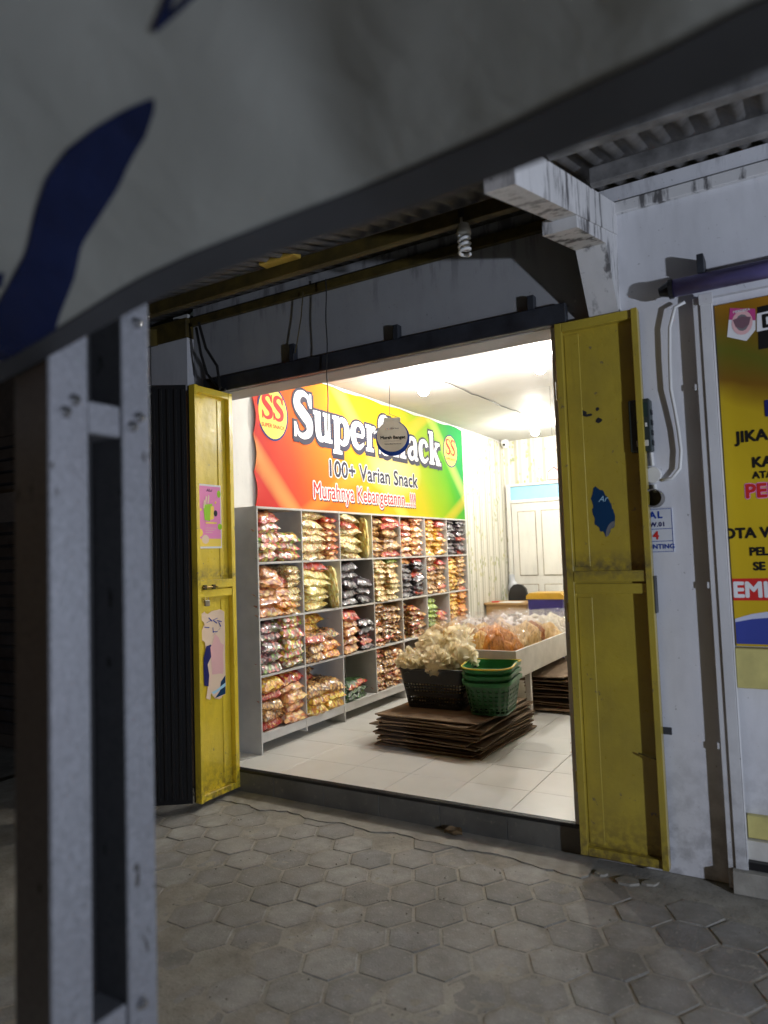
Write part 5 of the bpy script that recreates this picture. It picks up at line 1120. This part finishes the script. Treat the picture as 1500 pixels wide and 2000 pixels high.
# pink and white crest sticker, black plate
poly([(-0.245,2.545),(-0.225,2.68),(-0.12,2.655),(-0.125,2.555),(-0.165,2.51)], fy, 0.0012, 'crest_paper', P_white, po); poly([(-0.232,2.625),(-0.225,2.68),(-0.12,2.655),(-0.122,2.60)], fy, 0.0020, 'crest_pink', flat('crest_pink', rgb(190,70,130)), po)
poly(ell(-0.178, 2.60, 0.044, 0.058, 18), fy, 0.0026, 'crest_disc', P_palepink, po); poly(ell(-0.178, 2.60, 0.028, 0.040, 12), fy, 0.0030, 'crest_shield', P_grey, po)
poly([(-0.178,2.63),(-0.140,2.62),(-0.150,2.585),(-0.178,2.57),(-0.206,2.585),(-0.216,2.62)], fy, 0.0033, 'crest_wings', flat('crest_wing', rgb(120,90,100)), po)
text_mb('MERDEKA', 0.016, lambda u, v, d: fy(-0.178+u, 2.652+v, d), 0.0028, 0.0004, 'CENTER').build('lettering', P_white, po)
poly([(-0.118,2.46),(0.3,2.47),(0.3,2.69),(-0.112,2.66)], fy, 0.0012, 'black_plate', P_black, po); poly([(-0.120,2.545),(0.3,2.56),(0.3,2.65),(-0.115,2.63)], fy, 0.0020, 'white_plate', P_white, po)
text_mb('D', 0.085, lambda u, v, d: fy(-0.098+u, 2.56+v, d), 0.003, 0.004).build('lettering', P_black, po); text_mb('L', 0.10, lambda u, v, d: fy(-0.112+u, 2.148+v, d), 0.0025, 0.005).build('lettering', P_navy, po)

# ------------------------------------------------------------------ hanging bulb, wires, dry leaf
c = ony(907, 478, 3.10)
hb = thing('spiral_bulb', 'unlit white spiral bulb hanging under the canopy', 'light bulb', (c.x, c.y, c.z-0.05))
m = MB(); m.smooth = True; m.tube([(c.x+0.026*math.cos(t*0.5), c.y+0.026*math.sin(t*0.5), c.z-0.052+0.0022*t) for t in range(46)], 0.0085, 6); m.build('spiral_tube', M_white, hb)
m = MB(); m.smooth = True; m.lathe([(0.036, c.z+0.052), (0.034, c.z+0.075), (0.026, c.z+0.10), (0.026, c.z+0.13)], (c.x, c.y, 0), seg=14); m.build('ballast', M_offwhite, hb)
m = MB(); m.lathe([(0.030, c.z+0.131), (0.030, c.z+0.17), (0.012, c.z+0.18)], (c.x, c.y, 0), seg=12); m.build('lamp_holder', M_black, hb)
a = ony(636, 545, 3.57); b = ony(641, 842, 3.57)
m = MB(); m.tube([a+(b-a)*(k/14)+Vector((0.004*math.sin(k*1.3), 0, 0)) for k in range(15)], 0.004, 5); tag(m.build('hanging_wire', M_wire, None, a), 'single black wire hanging down across the shop opening', 'wire')
m = MB(); m.tube([ony(x, y, 3.60) for x, y in ((592, 570), (588, 620), (580, 670), (576, 690))], 0.004, 5); tag(m.build('hanging_wire', M_yeldark, None, ony(592, 570, 3.6)), 'short dull wire down to the rail bracket on the lintel', 'wire')
for k, (pl, lab) in enumerate(((((383, 640), (392, 690), (404, 730), (425, 755), (440, 762)), 'looped black cable at the corner above the yellow leaf'), (((388, 630), (402, 680), (424, 715), (430, 760)), 'second black cable beside the loop above the yellow leaf'))):
    m = MB(); m.tube([ony(x, y, 3.58-0.02*k) for x, y in pl], 0.010, 6); tag(m.build('black_cable', M_wire, None, ony(*pl[0], 3.58)), lab, 'cable')
for k, (pl, lab) in enumerate(((((316, 592), (420, 570), (500, 545), (560, 525), (640, 497)), 'thin yellow wire strung under the dark canopy sheets'), (((425, 580), (440, 562), (520, 552), (580, 520)), 'slack brown wire tangled under the dark canopy sheets'))):
    m = MB(); m.tube([ony(x, y, 3.2+0.04*k) for x, y in pl], 0.004, 5); tag(m.build('slack_wire', M_yeldark, None, ony(*pl[0], 3.2)), lab, 'wire')
lf = MB(); lf.smooth = True; c = onz(893, 1628, 0.0)
def leaf_(u, v):
    a = (v-0.5)*2; wd = 0.036*(1-a*a)**0.7; return Vector((c.x+a*0.055, c.y-0.05+(u-0.5)*2*wd, 0.012+0.035*abs(u-0.5)*2*(0.5+0.5*math.sin(v*3))+0.006*math.sin(v*9)))
lf.grid(leaf_, 6, 10); tag(lf.build('dry_leaf', plain('dry_leaf_brown', (0.24, 0.16, 0.08, 1), 0.7, vary=0.25, vscale=30), None, (c.x, c.y-0.05, 0.01)), 'curled dry brown leaf lying against the doorstep', 'leaf')
# padlocked rubble by the leaf's foot
for k, (x, y, s) in enumerate(((-0.93, 3.50, 0.03), (-0.80, 3.47, 0.05), (-0.70, 3.50, 0.035), (-1.2, 3.53, 0.014))):
    rq = random.Random(k+40); m = MB(); m.prism([(x+s*1.2*math.cos(q)*rq.uniform(0.7, 1.15), y+s*0.8*math.sin(q)*rq.uniform(0.7, 1.15)) for q in (0.2, 1.1, 2.0, 2.9, 3.9, 4.8, 5.6)], lambda a_, b_, d_: Vector((a_, b_, d_)), -0.02, 0.004+s*0.08); o = m.build('cement_chunk', M_cement, None, (x, y, 0)); o.rotation_euler = (0, 0, R(17*k)); tag(o, ['small broken cement chunk under the grimy leaf', 'largest broken cement slab under the grimy leaf', 'broken cement piece beside the slab under the grimy leaf', 'pebble of cement on the apron by the step'][k], 'rubble')

m = MB(); rq = random.Random(77)
for k in range(420):
    x, y = rq.uniform(-3.3, 0.3), rq.uniform(1.2, 3.6); r_ = rq.choice((0.002, 0.003, 0.003, 0.004, 0.006)); h = 0.001
    a = rq.uniform(0, 6.28); vs = [(x+r_*math.cos(a+q)*rq.uniform(0.7, 1.3), y+r_*math.sin(a+q)*rq.uniform(0.7, 1.3), h) for q in (0, 2.1, 4.2)] + [(x, y, h+r_*0.9)]
    m.add(vs, [(0, 1, 3), (1, 2, 3), (2, 0, 3)])
tag(m.build('grit', cement_mat('loose_grit', (0.10, 0.09, 0.075, 1), (0.30, 0.27, 0.22, 1))), 'loose grit and crumbs scattered on the pavers', 'grit', kind='stuff')

# ------------------------------------------------------------------ stall frame in the foreground
PX = -1.08
fp_ = thing('steel_post', 'galvanised double channel post of the stall in the foreground', 'post', (PX, 0.83, 0))
def leanbox(y0, y1, x0, x1, z0, z1, name, m, bev=0.003): return MB().box((x0, y0, z0), (x1, y1, z1), bev).build(name, m, fp_)
leanbox(0.722, 0.800, PX-0.10, PX, -0.02, 2.6, 'upright', M_galv); leanbox(0.872, 0.938, PX-0.10, PX, -0.02, 2.6, 'upright', M_galv)
leanbox(0.8005, 0.8715, PX-0.095, PX-0.085, -0.02, 2.6, 'web_plate', M_black)
for z in (1.832, 0.755): leanbox(0.8005, 0.8715, PX-0.084, PX-0.004, z-0.03, z+0.03, 'crosspiece', M_galv)
for (y, z) in ((0.752, 1.832), (0.770, 1.856), (0.893, 1.826), (0.909, 1.846), (0.898, 0.772), (0.905, 2.03), (0.757, 0.768)):
    m = MB(); m.smooth = False; m.lathe([(0.0115, 0.0005), (0.0115, 0.004), (0.008, 0.0042), (0.0078, 0.011), (0.005, 0.013)], (PX, y, z), 'x', 6); m.build('bolt', M_chrome, fp_)
# tarpaulin awning overhead
EP = [tuple(onz(a, b, z)) for a, b, z in ((-260, 870, 1.80), (-120, 805, 1.86), (0, 742, 1.90), (100, 690, 1.925), (180, 645, 1.95), (300, 580, 1.985), (430, 525, 2.01), (560, 480, 2.03), (750, 418, 2.05), (900, 366, 2.05), (1000, 330, 2.05), (1100, 290, 2.05), (1300, 208, 2.05), (1500, 126, 2.05))] + [(0.75, 0.80, 2.05)]
EPx = [p[0] for p in EP]
def edge_at(x):
    for i in range(len(EP)-1):
        if x <= EP[i+1][0] or i == len(EP)-2:
            t = (x-EP[i][0])/(EP[i+1][0]-EP[i][0]); t = max(0, min(1, t)); return Vector(EP[i]).lerp(Vector(EP[i+1]), t)
def edge_s(x): return (edge_at(x-0.03)+edge_at(x)*2+edge_at(x+0.03))/4
def tarp(u, v):
    x = -1.45+2.2*u; e = edge_s(x); s = v*1.35
    z = e.z + 0.46*s + 0.05*math.sin(v*math.pi)*-1 + 0.012*mnoise.noise(Vector((x*2.2, s*1.4, 0.3))) * min(1, v*6) + 0.008*mnoise.noise(Vector((x*7-s*4, s*2.0, 1.3)))*min(1, v*10)
    return Vector((x+0.03*s, e.y - 0.86*s, z))
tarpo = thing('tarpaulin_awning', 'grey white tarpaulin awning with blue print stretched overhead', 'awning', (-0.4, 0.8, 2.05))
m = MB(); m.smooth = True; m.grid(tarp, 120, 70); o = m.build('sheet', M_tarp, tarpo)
m = MB(); m.smooth = True; m.tube([tarp(k/80, 0.0)+Vector((0, -0.010, 0.010)) for k in range(81)], [0.007+0.006*max(0, k/80-0.3) for k in range(81)], 10); m.build('hem_pipe', M_hem, tarpo)
m = MB(); m.smooth = True; m.grid(lambda u, v: tarp(u, v*(0.016+0.062*u))+Vector((0, 0.0, -0.004)), 80, 4); m.build('hem_shade_band', M_hem, tarpo)  # dark strip paints the shade of the hem fold along the sheet's edge
# blue print: outlines on the sheet found by casting the outline onto its underside
def tarp_uv(px, py):
    d = ray(px, py).normalized(); best = None
    u, v = 0.4, 0.4
    for it in range(40):
        p = tarp(u, v); du = (tarp(u+1e-3, v)-p)/1e-3; dv = (tarp(u, v+1e-3)-p)/1e-3; r = p-CAM; r = r - d*r.dot(d)
        a = du-d*du.dot(d); b = dv-d*dv.dot(d); aa, ab, bb = a.dot(a), a.dot(b), b.dot(b); det = aa*bb-ab*ab
        if abs(det) < 1e-9: break
        ra, rb = -r.dot(a), -r.dot(b); u += max(-0.1, min(0.1, (ra*bb-rb*ab)/det)); v += max(-0.1, min(0.1, (rb*aa-ra*ab)/det))
    return u, v
def print_shape(left, right, name):
    """band between two pixel polylines of equal length, followed over the sheet"""
    m = MB(); m.smooth = True; nn = 40; nw = 10
    def lerpline(L_, t): f = t*(len(L_)-1); i = min(int(f), len(L_)-2); f -= i; return (L_[i][0]+(L_[i+1][0]-L_[i][0])*f, L_[i][1]+(L_[i+1][1]-L_[i][1])*f)
    Lu = [tarp_uv(*q) for q in left]; Ru = [tarp_uv(*q) for q in right]
    def fn(a, t):
        l_, r_ = lerpline(Lu, t), lerpline(Ru, t); u, v = l_[0]+(r_[0]-l_[0])*a, l_[1]+(r_[1]-l_[1])*a
        p = tarp(u, v); nm = (tarp(u+1e-3, v)-p).cross(tarp(u, v+1e-3)-p).normalized()
        if nm.z > 0: nm = -nm
        return p + nm*0.0025
    m.grid(fn, nw, nn); return m.build(name, M_tblue, tarpo)
print_shape([(298,190),(250,210),(190,245),(130,292),(92,345),(70,410),(52,490),(15,560),(-30,640),(-60,720)], [(303,193),(302,215),(285,265),(255,315),(232,365),(190,430),(160,478),(145,545),(115,620),(100,680)], 'blue_letter')
print_shape([(-60,540),(-50,560)], [(10,530),(5,560)], 'blue_letter')
print_shape([(330,-20),(312,25),(298,55)], [(348,-20),(330,25),(306,62)], 'blue_letter'); print_shape([(305,62),(345,28),(395,-20)], [(302,50),(335,22),(375,-20)], 'blue_letter')
